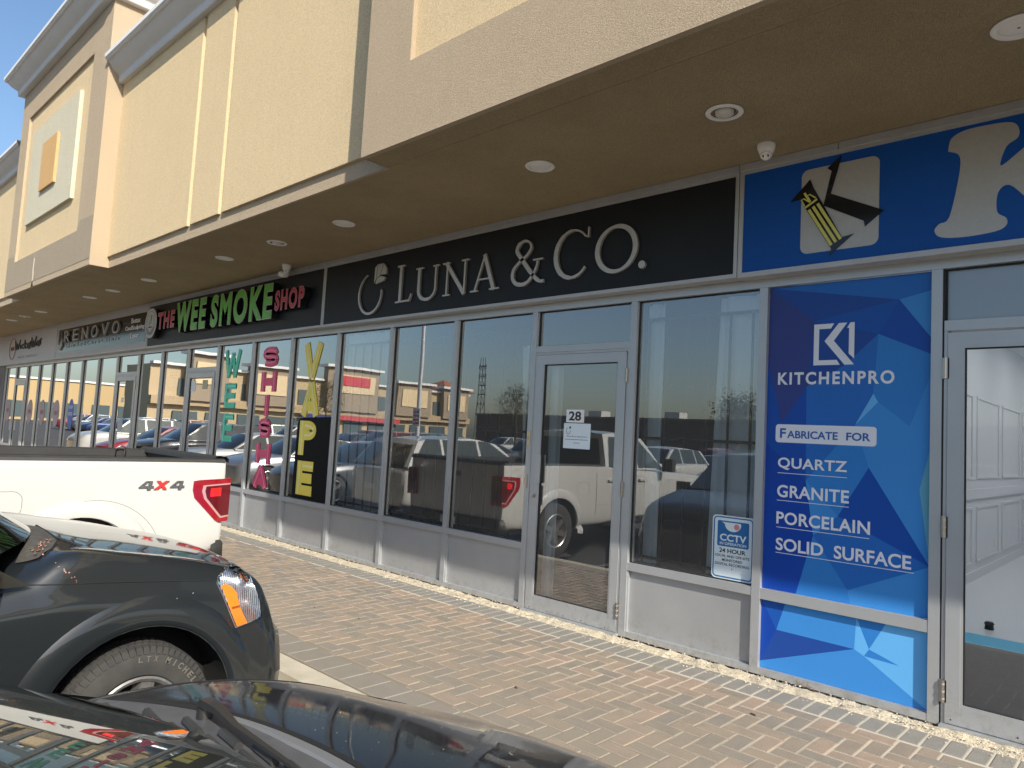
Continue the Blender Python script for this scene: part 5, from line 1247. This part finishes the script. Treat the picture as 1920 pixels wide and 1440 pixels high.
# raised maker's lettering on the tyre wall
fw=[q for q in sv.children if q.name.startswith('wheel') and not q.name.startswith('wheel_') and q.location.x>0 and q.location.y>0][0]
TL_=mat('tyre_letter',(.115,.105,.09),.8)
mb=MB()
def arctext(mb,s,a0,da,rad,h,x,m):
    for i,ch in enumerate(s):
        if ch==' ': continue
        a=R(a0-da*i); ca,sa=math.cos(a),math.sin(a); w=h*.72 if ch!='I' else h*.22
        text_mb(mb,ch,-w/2,w/2,-h/2,h/2,0,m,depth=.001,off=.03,xf=lambda p:(x-p[1],(rad+p[2])*ca+p[0]*sa,(rad+p[2])*sa-p[0]*ca))
arctext(mb,'MICHELIN',66,7.0,.287,.030,.0125,TL_); arctext(mb,'LTX',92,7.0,.287,.026,.0125,TL_)
mb.build('tyre_lettering',fw)
# headlight on the front corner
CF=((-3.52-SC[0],W2(-3.22),-GZ),(.45,.893,0),(0,0,1),(-.893,.45,0))
lampo=[(-.138,.778),(-.135,.805),(-.117,.831),(-.08,.85),(-.047,.852),(-.007,.81),(.022,.765),(.047,.713),(.066,.658),(.075,.617),(.074,.587),(.031,.576),(-.037,.559),(-.087,.676)]
hl=empty('headlight'); hl.parent=sv
patch(hl,'bezel',sb,[(p[0]*1.06-.001,(p[1]-.7)*1.045+.7) for p in lampo],CF,CHROME,.001)
HB_=mat('headlight_ribbed',(.30,.36,.44),.22,.75,noise=(9,.6,(.62,.66,.68)))
def ex_rib(nt,b,geo):
    w=nt.nodes.new('ShaderNodeTexWave'); w.inputs['Scale'].default_value=26; w.bands_direction='Y'; w.inputs['Distortion'].default_value=.6
    nt.links.new(geo.outputs['Position'],w.inputs['Vector']); bp=nt.nodes.new('ShaderNodeBump'); bp.inputs['Strength'].default_value=.8; bp.inputs['Distance'].default_value=.01
    nt.links.new(w.outputs['Fac'],bp.inputs['Height']); nt.links.new(bp.outputs[0],b.inputs['Normal'])
HRB=mat('headlight_inner',(.36,.42,.50),.18,.85,noise=(11,.9,(.75,.78,.78)),extra=ex_rib)
patch(hl,'reflector',sb,lampo,CF,HRB,.004,cuts=4)
amb=[(-.127,.767),(-.107,.772),(-.078,.756),(-.052,.723),(-.038,.674),(-.014,.62),(.011,.571),(-.037,.562),(-.084,.67)]
patch(hl,'turn_signal',sb,amb,CF,AMBER,.008)
patch(hl,'signal_divider',sb,[(-.070,.661),(-.034,.663),(-.031,.653),(-.067,.650)],CF,mat('amber_dark',(.25,.05,.005),.3),.010,cuts=1)
def glasscover():
    m=bpy.data.materials.new('lamp_cover'); m.use_nodes=True; nt=m.node_tree; nt.nodes.clear(); out=nt.nodes.new('ShaderNodeOutputMaterial')
    tr=nt.nodes.new('ShaderNodeBsdfTransparent'); gl=nt.nodes.new('ShaderNodeBsdfGlossy'); gl.inputs['Roughness'].default_value=.02; fr=nt.nodes.new('ShaderNodeFresnel'); mx=nt.nodes.new('ShaderNodeMixShader')
    nt.links.new(fr.outputs[0],mx.inputs[0]); nt.links.new(tr.outputs[0],mx.inputs[1]); nt.links.new(gl.outputs[0],mx.inputs[2]); nt.links.new(mx.outputs[0],out.inputs[0]); return m
LCOV=glasscover()
patch(hl,'cover',sb,lampo,CF,LCOV,.022,cuts=4)
# panel gaps, bumper joint, hood edge
seam(sv,'panel_gap',sb,lw([(-4.75,.875),(-4.18,.862),(-3.9,.845),(-3.6,.818),(-3.385,.797)]),SIDE(),WELL,r=.0035,e=-.001)
seam(sv,'hood_edge',sb,[(.735,W2(-4.10)),(.752,W2(-3.9)),(.755,W2(-3.6)),(.73,W2(-3.35)),(.66,W2(-3.16)),(.5,W2(-3.06)),(0,W2(-3.0))],TOP,WELL,r=.003,e=-.001)
seam(sv,'bumper_gap',sb,lw([(-3.40,.50),(-3.36,.535),(-3.30,.55),(-3.15,.563)]),SIDE(),WELL,r=.003,e=-.001)
seam(sv,'door_gap',sb,lw([(-4.42,.10),(-4.45,.5),(-4.43,.86)]),SIDE(),WELL,r=.0035,e=-.001)
SCR=mat('scratch',(.34,.34,.33),.6)
for k,P in enumerate(([(-3.80,.705),(-3.775,.712),(-3.76,.704),(-3.73,.706),(-3.70,.702),(-3.67,.692),(-3.655,.684)],[(-3.80,.712),(-3.786,.703),(-3.77,.709)],[(-3.835,.555),(-3.83,.572)],[(-3.57,.735),(-3.566,.738)],[(-3.49,.748),(-3.486,.752)])):
    seam(sv,'scratch',sb,lw(P),SIDE(),SCR,r=.0016,e=.0006,n=3)
DENT=mat('worn_paint',(.10,.105,.11),.5,.3)
# grille and lower intake on the nose
FR=((0,0,0),(1,0,0),(0,0,1),(0,-1,0))
patch(sv,'grille',sb,[(-.5,.66),(.5,.66),(.46,.86),(-.46,.86)],FR,BPLAST,.006); patch(sv,'grille_bar',sb,[(-.5,.745),(.5,.745),(.5,.785),(-.5,.785)],FR,CHROME,.012); patch(sv,'lower_intake',sb,[(-.45,.33),(.45,.33),(.5,.46),(-.5,.46)],FR,BPLAST,.004)
patch(sv,'headlight_far',sb,[(-(.55+.0),.66),(-.83,.68),(-.84,.92),(-.55,.88)],FR,HRB,.006)
ws,Pf,nf=greenhouse(sv,Ys,[(1.13,1.16),(1.93,1.66),(2.9,1.73),(4.35,1.66),(4.66,1.10)],.885,.70,.99,P_CHAR,kf=.26,kr=.05,pillars=(2.62,3.6),side_in=.09,side0=.16)
# cowl with leaves and dirt at the foot of the windshield, a-pillar trim
COW=mat('cowl_plastic',(.035,.035,.034),.7,noise=(18,.8,(.10,.09,.07)))
patch(sv,'cowl',sb,[(.10,W2(-3.98)),(.55,W2(-4.01)),(.68,W2(-4.06)),(.735,W2(-4.12)),(.70,W2(-4.20)),(.5,W2(-4.12)),(.10,W2(-4.05))],TOP,COW,.008)
seam(sv,'hood_rear_gap',sb,[(.0,W2(-3.965)),(.4,W2(-3.985)),(.62,W2(-4.03)),(.735,W2(-4.10))],TOP,WELL,r=.006,e=.0)
mb=MB(); LF=[mat('dry_leaf_red',(.28,.10,.08),.8),mat('dry_leaf_tan',(.35,.26,.17),.8),mat('dry_leaf_pink',(.50,.22,.20),.8)]
for k in range(70):
    t_=rnd.random(); x=.56+.13*t_+rnd.uniform(-.02,.02); y=W2(-4.05-.07*t_)+rnd.uniform(-.025,.025)
    p=project(sb,(x,y,0),(0,0,-1),.014); s=rnd.uniform(.004,.013); a=rnd.random()*6.3
    mb.add([p+Vector((s*math.cos(a+q),s*math.sin(a+q)*.6,rnd.uniform(0,.012))) for q in (0,2.1,4.2)],[(0,1,2)],rnd.choice(LF))
for k in range(16):
    t_=rnd.random(); y=W2(-4.13+.13*t_); z=Z(.985-.125*t_+rnd.uniform(-.01,.01)); p=project(sb,(0,y,z),(-1,0,0),.006); s=rnd.uniform(.002,.006); a=rnd.random()*6.3
    mb.add([p+Vector((.003*math.sin(q*3),s*math.cos(a+q),s*math.sin(a+q))) for q in (0,2.1,4.2)],[(0,1,2)],rnd.choice(LF))
mb.build('leaf_litter',sv,kind='stuff')
mb=MB()
for sg in (-1,1): mb.box(min(sg*.93,sg*1.10),max(sg*.93,sg*1.10),Ys(1.52)-.05,Ys(1.52)+.05,1.07,1.22,BPLAST)
mb.build('mirror',sv)

# ------------------------------------------------ black car beside the photographer
NL=4.6; NC=(-1.20,-3.02-NL/2)
nc_=empty('parked_car',(NC[0],NC[1],GZ),'glossy black car in the foreground seen across its windshield and hood','car')
W3=lambda y:y-NC[1]
st=[(0,.70,.22,.50,.57,.59),(.05,.76,.19,.56,.64,.67),(.13,.81,.18,.62,.72,.76),(.28,.85,.18,.70,.80,.845),(.5,.875,.18,.77,.87,.920),(.8,.89,.18,.85,.96,1.015),(1.1,.895,.19,.91,1.02,1.075),(1.3,.90,.19,.92,1.035,1.085),(1.5,.90,.19,.93,1.03,1.07),(2.4,.90,.2,.95,.99,.99),(3.8,.90,.22,.97,1.02,1.02),(4.4,.87,.28,.98,1.04,1.04),(4.6,.82,.32,.94,1.0,1.0)]
no_,Yn=car_body(nc_,NL,1,st,P_BLACK,kf=.26,kr=.12,er=.9,ns=8,nc=5,wheels=(.90,3.56),ra=.36,hw=.325,ww=.28,crown=.16)
nb=bvh_of(no_)
for s in (.90,3.56):
    for sg in (-1,1): wheel(nc_,sg*.86,Yn(s),.325,.21)
# hood rear edge: gap, cowl tray, wiper arms
gapc=[(x,W3(-4.155-.42*x*x)) for x in [-.72+.06*k for k in range(25)]]
seam(nc_,'hood_gap',nb,gapc,TOP,WELL,r=.013,e=-.002,n=2)
seam(nc_,'hood_side_gap',nb,[(-.73,W3(-4.46)),(-.755,W3(-4.2)),(-.765,W3(-3.9)),(-.75,W3(-3.6)),(-.70,W3(-3.35)),(-.6,W3(-3.18))],TOP,WELL,r=.003,e=.0)
seam(nc_,'hood_side_gap',nb,[(.73,W3(-4.46)),(.755,W3(-4.2)),(.765,W3(-3.9)),(.75,W3(-3.6)),(.70,W3(-3.35)),(.6,W3(-3.18))],TOP,WELL,r=.003,e=.0)
cw=[(x,W3(-4.17-.41*x*x)) for x in [-.74+.08*k for k in range(19)]]+[(x,W3(-4.335-.30*x*x)) for x in [.74-.08*k for k in range(19)]]
patch(nc_,'cowl',nb,cw,TOP,mat('grey_cowl',(.085,.088,.092),.55,noise=(25,.5,(.05,.05,.05))),.004,cuts=2)
mb=MB()
for k in range(13):
    x=-.72+k*.115; y0=W3(-4.27-.40*x*x); p=project(nb,(x,y0,0),(0,0,-1),.010)
    mb.tube([p+Vector((-.045,.004,0)),p+Vector((.045,-.002,.001))],.010,BPLAST,n=6); mb.tube([p+Vector((-.04,-.03,.0)),p+Vector((.05,-.035,.0))],.008,BPLAST,n=6)
mb.build('cowl_grille',nc_)
ws,Pf,nf=greenhouse(nc_,Yn,[(1.30,1.10),(2.10,1.415),(2.7,1.49),(3.9,1.42),(4.35,1.03)],.865,.60,.99,P_BLACK,glass=WSGLASS,kf=.235,kr=.06,skip_ws=True,pillars=(2.75,),side_in=.07)
# black rubber strip along the windshield foot
rowp=[Vector(Pf(0,u/12*.99)) for u in range(-12,13)]
MB().tube([p+Vector((0,.0,-.002)) for p in rowp],.007,BPLAST,n=8).build('windshield_seal',nc_,smooth=60)
# wiper linkage and arms
WA=mat('wiper_arm',(.05,.05,.05),.35,.5)
def arm(x0,y0,x1,y1):
    a=project(nb,(x0,W3(y0),0),(0,0,-1),.012); b=project(nb,(x1,W3(y1),0),(0,0,-1),.03)
    g=empty('wiper'); g.parent=nc_
    MB().lathe([(0,.026),(.014,.024),(.017,.010),(.019,-.02)],tuple(a),WA,n=18).build('pivot_cap',g,smooth=50)
    m1=a+(b-a)*.28+Vector((0,0,.022))
    d_=(b-a).normalized(); nn=d_.cross(Vector((0,0,1))).normalized()
    rows=[]
    for p,w_,h_ in ((a+Vector((0,0,.030))-d_*.015,.012,.012),(a+Vector((0,0,.036)),.017,.016),(a+(b-a)*.13+Vector((0,0,.036)),.014,.012),(m1,.009,.008),(a+(b-a)*.7+Vector((0,0,.018)),.006,.006),(b,.005,.005)):
        rows.append([p+nn*w_-Vector((0,0,h_)),p+nn*w_*.8+Vector((0,0,0)),p-nn*w_*.8+Vector((0,0,0)),p-nn*w_-Vector((0,0,h_))])
    MB().grid(rows,WA).build('arm',g,smooth=30)
    MB().tube([a+(b-a)*.45+Vector((.01,-.03,.002)),b+Vector((.1,-.03,.0))],.004,BPLAST,n=6).build('blade',g)
arm(-.43,-4.275,.15,-4.30); arm(.16,-4.235,.70,-4.42)
HIN=mat('cowl_edge_grey',(.20,.205,.21),.45,.3)
rows=[]
for dy,e in ((.012,.002),(.016,.010),(.040,.010),(.046,-.002)):
    row=[]
    for k in range(25):
        x=-.46+.042*k; t_=min(1,max(0,(x+.46)/.3)); row.append(tuple(project(nb,(x,W3(-4.155-.42*x*x-.012-(dy-.012)*t_),0),(0,0,-1),e)))
    rows.append(row)
fixn(MB().grid(rows,HIN).build('inner_edge',nc_,smooth=60))
# dashboard under the glass, steering wheel, dark seats
DSH=mat('dashboard',(.035,.036,.034),.75)
rows=[]
for j,(yy,h) in enumerate(((-4.38,1.06),(-4.60,1.075),(-4.85,1.05),(-4.98,1.0),(-5.02,.7))):
    rows.append([(-.80+1.6*k/12,W3(yy-.22*((k-6)/6)**2*(1 if j<3 else .3)),h-.02*((k-6)/6)**2) for k in range(13)])
MB().grid(rows,DSH).build('dashboard',nc_,smooth=60)
mb=MB().tube([(-.40+.19*math.cos(a),W3(-5.12)+.05*math.sin(a),.92+.18*math.sin(a)) for a in [2*math.pi*k/20 for k in range(21)]],.016,BPLAST,n=8); mb.build('steering_wheel',nc_,smooth=60)
for x in (-.42,.42):
    mb=MB().bbox(x-.25,x+.25,W3(-5.95),W3(-5.75),.4,1.12,mat('seat_cloth',(.06,.058,.055),.9),.05).bbox(x-.14,x+.14,W3(-5.92),W3(-5.80),1.121,1.34,MATS['seat_cloth'],.04); mb.build('seat',nc_)
patch(nc_,'headlight',nb,[(.45,.56),(.74,.58),(.76,.71),(.5,.66)],FR,HRB,.005); patch(nc_,'headlight',nb,[(-.45,.56),(-.74,.58),(-.76,.71),(-.5,.66)],FR,HRB,.005); patch(nc_,'grille',nb,[(-.38,.40),(.38,.40),(.42,.56),(-.42,.56)],FR,BPLAST,.005)
mb=MB()
for sg in (-1,): mb.box(min(sg*.93,sg*1.10),max(sg*.93,sg*1.10),Yn(1.75)-.05,Yn(1.75)+.05,1.0,1.13,P_BLACK)
mb.build('mirror',nc_)
# dust specks on the hood
mb=MB(); DS=mat('dust_speck',(.45,.43,.40),.9)
for k in range(160):
    x=rnd.uniform(-.75,.6); y=W3(rnd.uniform(-4.15,-3.2)); p=project(nb,(x,y,0),(0,0,-1),.0012); s=rnd.uniform(.0007,.0020)
    mb.add([p+Vector((s*math.cos(q),s*math.sin(q),0)) for q in (0,1.5,3.1,4.7)],[(0,1,2,3)],DS)
mb.build('dust_specks',nc_,kind='stuff')

# ------------------------------------------------ the other cars of the lot (seen mostly as reflections)
SPEC={'sedan':dict(L=4.7,st=[(0,.74,.25,.52,.60,.62),(.08,.82,.2,.60,.68,.70),(.4,.88,.2,.72,.80,.83),(1.2,.90,.2,.86,.93,.96),(2.4,.90,.2,.90,.93,.93),(3.9,.90,.22,.94,1.02,1.04),(4.5,.88,.26,.92,1.02,1.04),(4.7,.80,.32,.80,.90,.92)],g=[(1.25,.95),(2.05,1.38),(2.6,1.44),(3.4,1.38),(4.1,1.05)],h=.92),
 'crossover':dict(L=4.55,st=[(0,.76,.28,.60,.68,.70),(.08,.84,.24,.74,.82,.84),(.35,.88,.24,.88,.96,.99),(1.05,.91,.26,.98,1.06,1.10),(2.3,.91,.26,1.02,1.06,1.06),(4.0,.91,.3,1.06,1.10,1.10),(4.45,.88,.34,1.02,1.06,1.06),(4.55,.84,.38,.9,.95,.95)],g=[(1.05,1.09),(1.85,1.60),(2.7,1.68),(4.05,1.60),(4.46,1.08)],h=1.05)}
_proto={}
def other(kind,paint_,x,y,d,label,group=None):
    key=(kind,paint_.name,d); sp=SPEC[kind]
    if key in _proto:
        src=_proto[key]; r=src.copy(); col.objects.link(r); r.location=(x,y,GZ)
        def cp(s,t):
            for ch in list(s.children):
                c=ch.copy(); col.objects.link(c); c.parent=t; cp(ch,c)
        cp(src,r); tag(r,label,'car',group); return r
    r=empty('parked_car',(x,y,GZ),label,'car',group)
    o,Yo=car_body(r,sp['L'],d,sp['st'],paint_,kf=.22,kr=.18,er=.9,ns=4,nc=3,wheels=(.88,sp['L']-1.0),ra=.37,hw=.33,ww=.28)
    for s in (.88,sp['L']-1.0):
        for sg in (-1,1): wheel(r,sg*.885,Yo(s),.33,.22)
    greenhouse(r,Yo,sp['g'],.885,.66,sp['h'],paint_,pillars=(2.5,) if kind=='sedan' else (2.45,3.45))
    b=bvh_of(o); D=(0,-d,0); F=((0,0,0),(1,0,0),(0,0,1),D); B=((0,0,0),(1,0,0),(0,0,1),(0,d,0))
    hh=sp['st'][1][5]
    for sg in (-1,1):
        patch(r,'headlight',b,[(sg*.45,hh-.14),(sg*.78,hh-.12),(sg*.80,hh+.0),(sg*.5,hh-.03)],F,HEADIN,.008,cuts=2)
        patch(r,'tail_light',b,[(sg*.50,.80),(sg*.84,.80),(sg*.84,.92),(sg*.55,.92)],B,REDL,.008,cuts=2)
    patch(r,'grille',b,[(-.4,hh-.24),(.4,hh-.24),(.42,hh-.1),(-.42,hh-.1)],F,BPLAST,.006,cuts=2)
    MB().box(-.16,.16,-d*(-sp['L']/2-.0)*-1-.01 if False else -d*sp['L']/2-.012,-d*sp['L']/2+.012,.62,.72,WHT2).build('licence_plate',r)
    _proto[key]=r; return r
other('crossover',P_WHITE,-11.32,-3.05-2.275,-1,'white crossover backed in beyond the pickup truck')
other('sedan',P_GREY,-14.6,-2.95-2.35,1,'dark grey sedan parked nose-in beyond the white crossover')
other('sedan',P_SILVER,-17.6,-2.95-2.35,1,'silver sedan parked nose-in beyond the dark grey one')
other('sedan',P_WHITE,-20.7,-2.95-2.35,1,'white sedan parked nose-in beyond the silver one')
other('crossover',P_BLACK,-23.8,-2.95-2.3,1,'black crossover parked nose-in near the clinic')
other('sedan',P_RED,-27.0,-2.95-2.35,1,'red sedan parked nose-in near the candle shop')
other('crossover',P_WHITE,-30.4,-3.0-2.3,1,'white crossover at the far end of the front row')
other('sedan',P_BLUE,4.9,-2.95-2.35,1,'dark blue sedan parked to the right of the photographer')
cols=[P_BLACK,P_SILVER,P_GREY,P_WHITE,P_BLUE,P_RED,P_WHITE,P_GREY]; names=['black','silver','grey','white','dark blue','red','white','grey']
k=0
for row,(y,d) in enumerate(((-17.9,1),(-23.0,-1),(-36.5,1),(-41.5,-1))):
    for i in range(-25 if row<2 else -13,2):
        k+=1
        if (k*7)%5==0: continue
        nth=('twelfth from left','eleventh from left','tenth from left','ninth from left','eighth from left','seventh from left','sixth from left','fifth from left','fourth from left','third from left','second from left','leftmost','first','second','third','fourth','fifth','sixth','seventh','eighth','ninth','tenth','eleventh','twelfth','thirteenth','fourteenth','fifteenth')[i+25]
        ci=(k*5+row*3)%8; kind='sedan' if (k*3+row)%4<2 else 'crossover'
        other(kind,cols[ci],-2.75+1.62+i*3.25+rnd.uniform(-.15,.15),y+rnd.uniform(-.3,.3),d,'%s %s in the %s stall of the %s row across the lot'%(names[ci],kind,nth,('nearest','second','third','farthest')[row]),'cars parked across the lot')

# ================================================================== ACROSS THE LOT (seen in the glass)
ROOFT=mat('red_roof_tile',(.42,.16,.09),.8,noise=(4,.5,(.3,.1,.06)))
WG=mat('far_window',(.09,.12,.125),.2)
plaza=empty('far_plaza',label='two storey beige plaza with pale cornices across the lot, seen in the glass',cat='building')
PXX=-90
mb=MB(); mb.box(-98,PXX,-79,-27,GZ,8.0,mat('plaza_wall',(.52,.40,.24),.9)); mb.build('wall',plaza)
segs=[(-36,-31,9.6),(-45,-39,8.9),(-59.5,-50.5,10.1),(-70,-63,8.9),(-78,-72.5,8.8)]
for a0,b0,h in segs:
    q0,q1=sorted((a0,b0)); MB().box(PXX-.0,PXX+1.2,q0,q1,GZ+4,h,mat('plaza_taupe',(.34,.27,.19),.9)).build('tower',plaza)
    MB().box(PXX-.5,PXX+1.8,q0-.5,q1+.5,h,h+.35,FLASH).build('cornice',plaza)
    MB().box(PXX+1.2,PXX+1.35,q0+.9,q1-.9,h-3.6,h-.9,CREAM).build('tower_panel',plaza)
MB().box(PXX-.4,PXX+.6,-79,-27,8.0,8.3,FLASH).build('cornice',plaza)
y=-78.0
while y<-29:
    if not any(min(a0,b0)-1.5<y<max(a0,b0)-0 and False for a0,b0,h in segs):
        MB().box(PXX+.02,PXX+.12,y,y+2.6,4.4,6.5,WG).build('window',plaza)
    MB().box(PXX+.02,PXX+.2,y,y+3.0,GZ+.2,2.5,WG).build('shop_window',plaza)
    y+=4.1
MB().box(PXX+.02,PXX+.8,-79,-27,3.2,4.2,mat('plaza_band',(.46,.34,.20),.9)).build('band',plaza)
MB().box(PXX+.8,PXX+.95,-64,-53,2.55,3.15,mat('red_fascia',(.55,.05,.06),.5)).build('sign_band',plaza); MB().box(PXX+.8,PXX+.95,-52.5,-47,2.55,3.15,mat('blue_fascia',(.03,.05,.22),.5)).build('sign_band',plaza)
MB().box(PXX+1.36,PXX+1.5,-57.5,-52.5,7.6,9.0,mat('red_sign_letters',(.55,.04,.05),.5)).build('sign_board',plaza)
mb=MB(); mb.add([(-98,-80,8.6),(-89,-80,8.6),(-89,-73,8.6),(-98,-73,8.6),(-93.5,-76.5,10.6)],[(0,1,4),(1,2,4),(2,3,4),(3,0,4)],ROOFT); mb.build('hip_roof',plaza)
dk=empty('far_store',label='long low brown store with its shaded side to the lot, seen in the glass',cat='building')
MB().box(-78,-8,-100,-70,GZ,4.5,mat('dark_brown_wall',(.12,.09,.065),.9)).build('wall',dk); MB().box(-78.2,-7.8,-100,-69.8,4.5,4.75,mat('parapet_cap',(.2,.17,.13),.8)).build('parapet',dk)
for x in (-60,-48,-35,-30): MB().box(x,x+2.2,-76,-74,4.75,5.7,mat('roof_unit',(.5,.5,.48),.6)).build('roof_unit',dk)
for i,(x0,x1,y0,y1,h,m,lab) in enumerate(((-175,-150,-48,-22,7.2,mat('tan_wall',(.50,.36,.18),.9),'tan single storey store far down the lot'),(-150,-140,-75,-52,8.2,mat('brick_wall',(.30,.10,.06),.9),'red brick store with an arched window far down the lot'),(-200,-180,-24,-6,9.5,mat('pale_wall',(.60,.56,.42),.9),'pale cream building at the far end of the lot'))):
    b=empty('far_building',label=lab,cat='building'); MB().box(x0,x1,y0,y1,GZ,h,m).build('wall',b); MB().box(x0-.3,x1+.3,y0-.3,y1+.3,h,h+.35,FLASH).build('cornice',b)
    yy=y0+2
    while yy<y1-3: MB().box(x1+.01,x1+.1,yy,yy+3,GZ+.5,3.2,WG).build('window',b); yy+=4.5
# light pole with a small notice, lattice masts, trees
pl=empty('light_pole',(-24.65,-15,GZ),'tall white light pole in the parking lot, seen in the glass','light pole')
MB().lathe([(.30,0),(.30,.75),(.0,.75)],(0,0,0),CONC,n=20).build('footing',pl); MB().lathe([(.105,.7),(.07,10.5),(0,10.5)],(0,0,0),mat('galvanised',(.62,.63,.64),.4,.4),n=16).build('pole',pl,smooth=60)
MB().box(-.9,.9,-.15,.15,10.4,10.55,WHT).build('lamp_head',pl); MB().box(-.25,.25,.11,.12,1.95,2.75,WHT2).build('notice_board',pl)
mb=MB()
for z in (2.55,2.38,2.2,2.05): mb.box(-.19,.19,.121,.125,z,z+.07,RDL)
mb.build('notice_print',pl)
LAT=mat('lattice_steel',(.10,.10,.11),.6,.3)
for (x,y,h,lab) in ((-103,-95,17.3,'dark lattice mast behind the store, seen in the glass near the door'),(-155,-95,25.5,'taller dark lattice mast far behind the plaza, seen beside the yellow lettering')):
    t=empty('radio_mast',(x,y,GZ),lab,'mast'); mb=MB()
    for k in range(4):
        a=math.pi/4+k*math.pi/2; mb.tube([(1.1*math.cos(a),1.1*math.sin(a),0),(.45*math.cos(a),.45*math.sin(a),h)],.09,LAT,n=4)
        b=a+math.pi/2
        for j in range(int(h/1.6)):
            r0_=1.1-.65*j*1.6/h; r1_=1.1-.65*(j+1)*1.6/h
            mb.tube([(r0_*math.cos(a),r0_*math.sin(a),j*1.6),(r1_*math.cos(b),r1_*math.sin(b),(j+1)*1.6)],.05,LAT,n=3,caps=False)
    mb.build('lattice',t)
    mb=MB()
    for j in range(5): z=h*(.45+.11*j); mb.box(-1.0,1.0,-.08,.08,z,z+.16,LAT); mb.box(-1.0,-.85,-.08,.08,z-.4,z+.5,LAT); mb.box(.85,1.0,-.08,.08,z-.4,z+.5,LAT)
    mb.build('antenna',t)
BARK=mat('bark',(.10,.075,.055),.95); LEAF=[mat('leaf_yellow',(.20,.15,.02),.8),mat('leaf_olive',(.10,.10,.02),.8),mat('leaf_green',(.05,.08,.02),.8)]
def tree(x,y,h,lab):
    t=empty('tree',(x,y,GZ),lab,'tree'); mb=MB()
    mb.tube([(0,0,0),(.05,.03,h*.35),(0,.08,h*.75)],.1,BARK,radii=[.13,.09,.03],n=8); tips=[]
    for k in range(14):
        a=k*2.4; z=h*(.32+.04*k); l=h*.22*(1-.03*k); e=(l*math.cos(a),l*math.sin(a),z+l*.8); mb.tube([(0,0,z),(e[0]*.5,e[1]*.5,z+l*.5),e],.03,BARK,radii=[.04,.025,.01],n=5); tips.append(e)
    mb.build('trunk',t)
    mb=MB()
    for e in tips+[(0,0,h*.9)]:
        for k in range(240):
            r_=Vector((rnd.gauss(0,1),rnd.gauss(0,1),rnd.gauss(0,1)))*h*.075; p=Vector(e)+r_; s=rnd.uniform(.03,.07); a=Vector((rnd.uniform(-1,1),rnd.uniform(-1,1),rnd.uniform(-1,1))).normalized()*s; b=a.orthogonal()*.6
            mb.add([p-a,p+b,p+a,p-b],[(0,1,2,3)],rnd.choice(LEAF))
    mb.build('crown',t)
tree(-37.4,-35,5.4,'small yellowing tree in the lot, seen in the glass left of the door'); tree(-64,-35,6.4,'small bare-topped tree in the lot, seen behind the yellow lettering'); tree(-15.5,-27,4.2,'small olive tree in the lot, seen in the window beside the security sign')
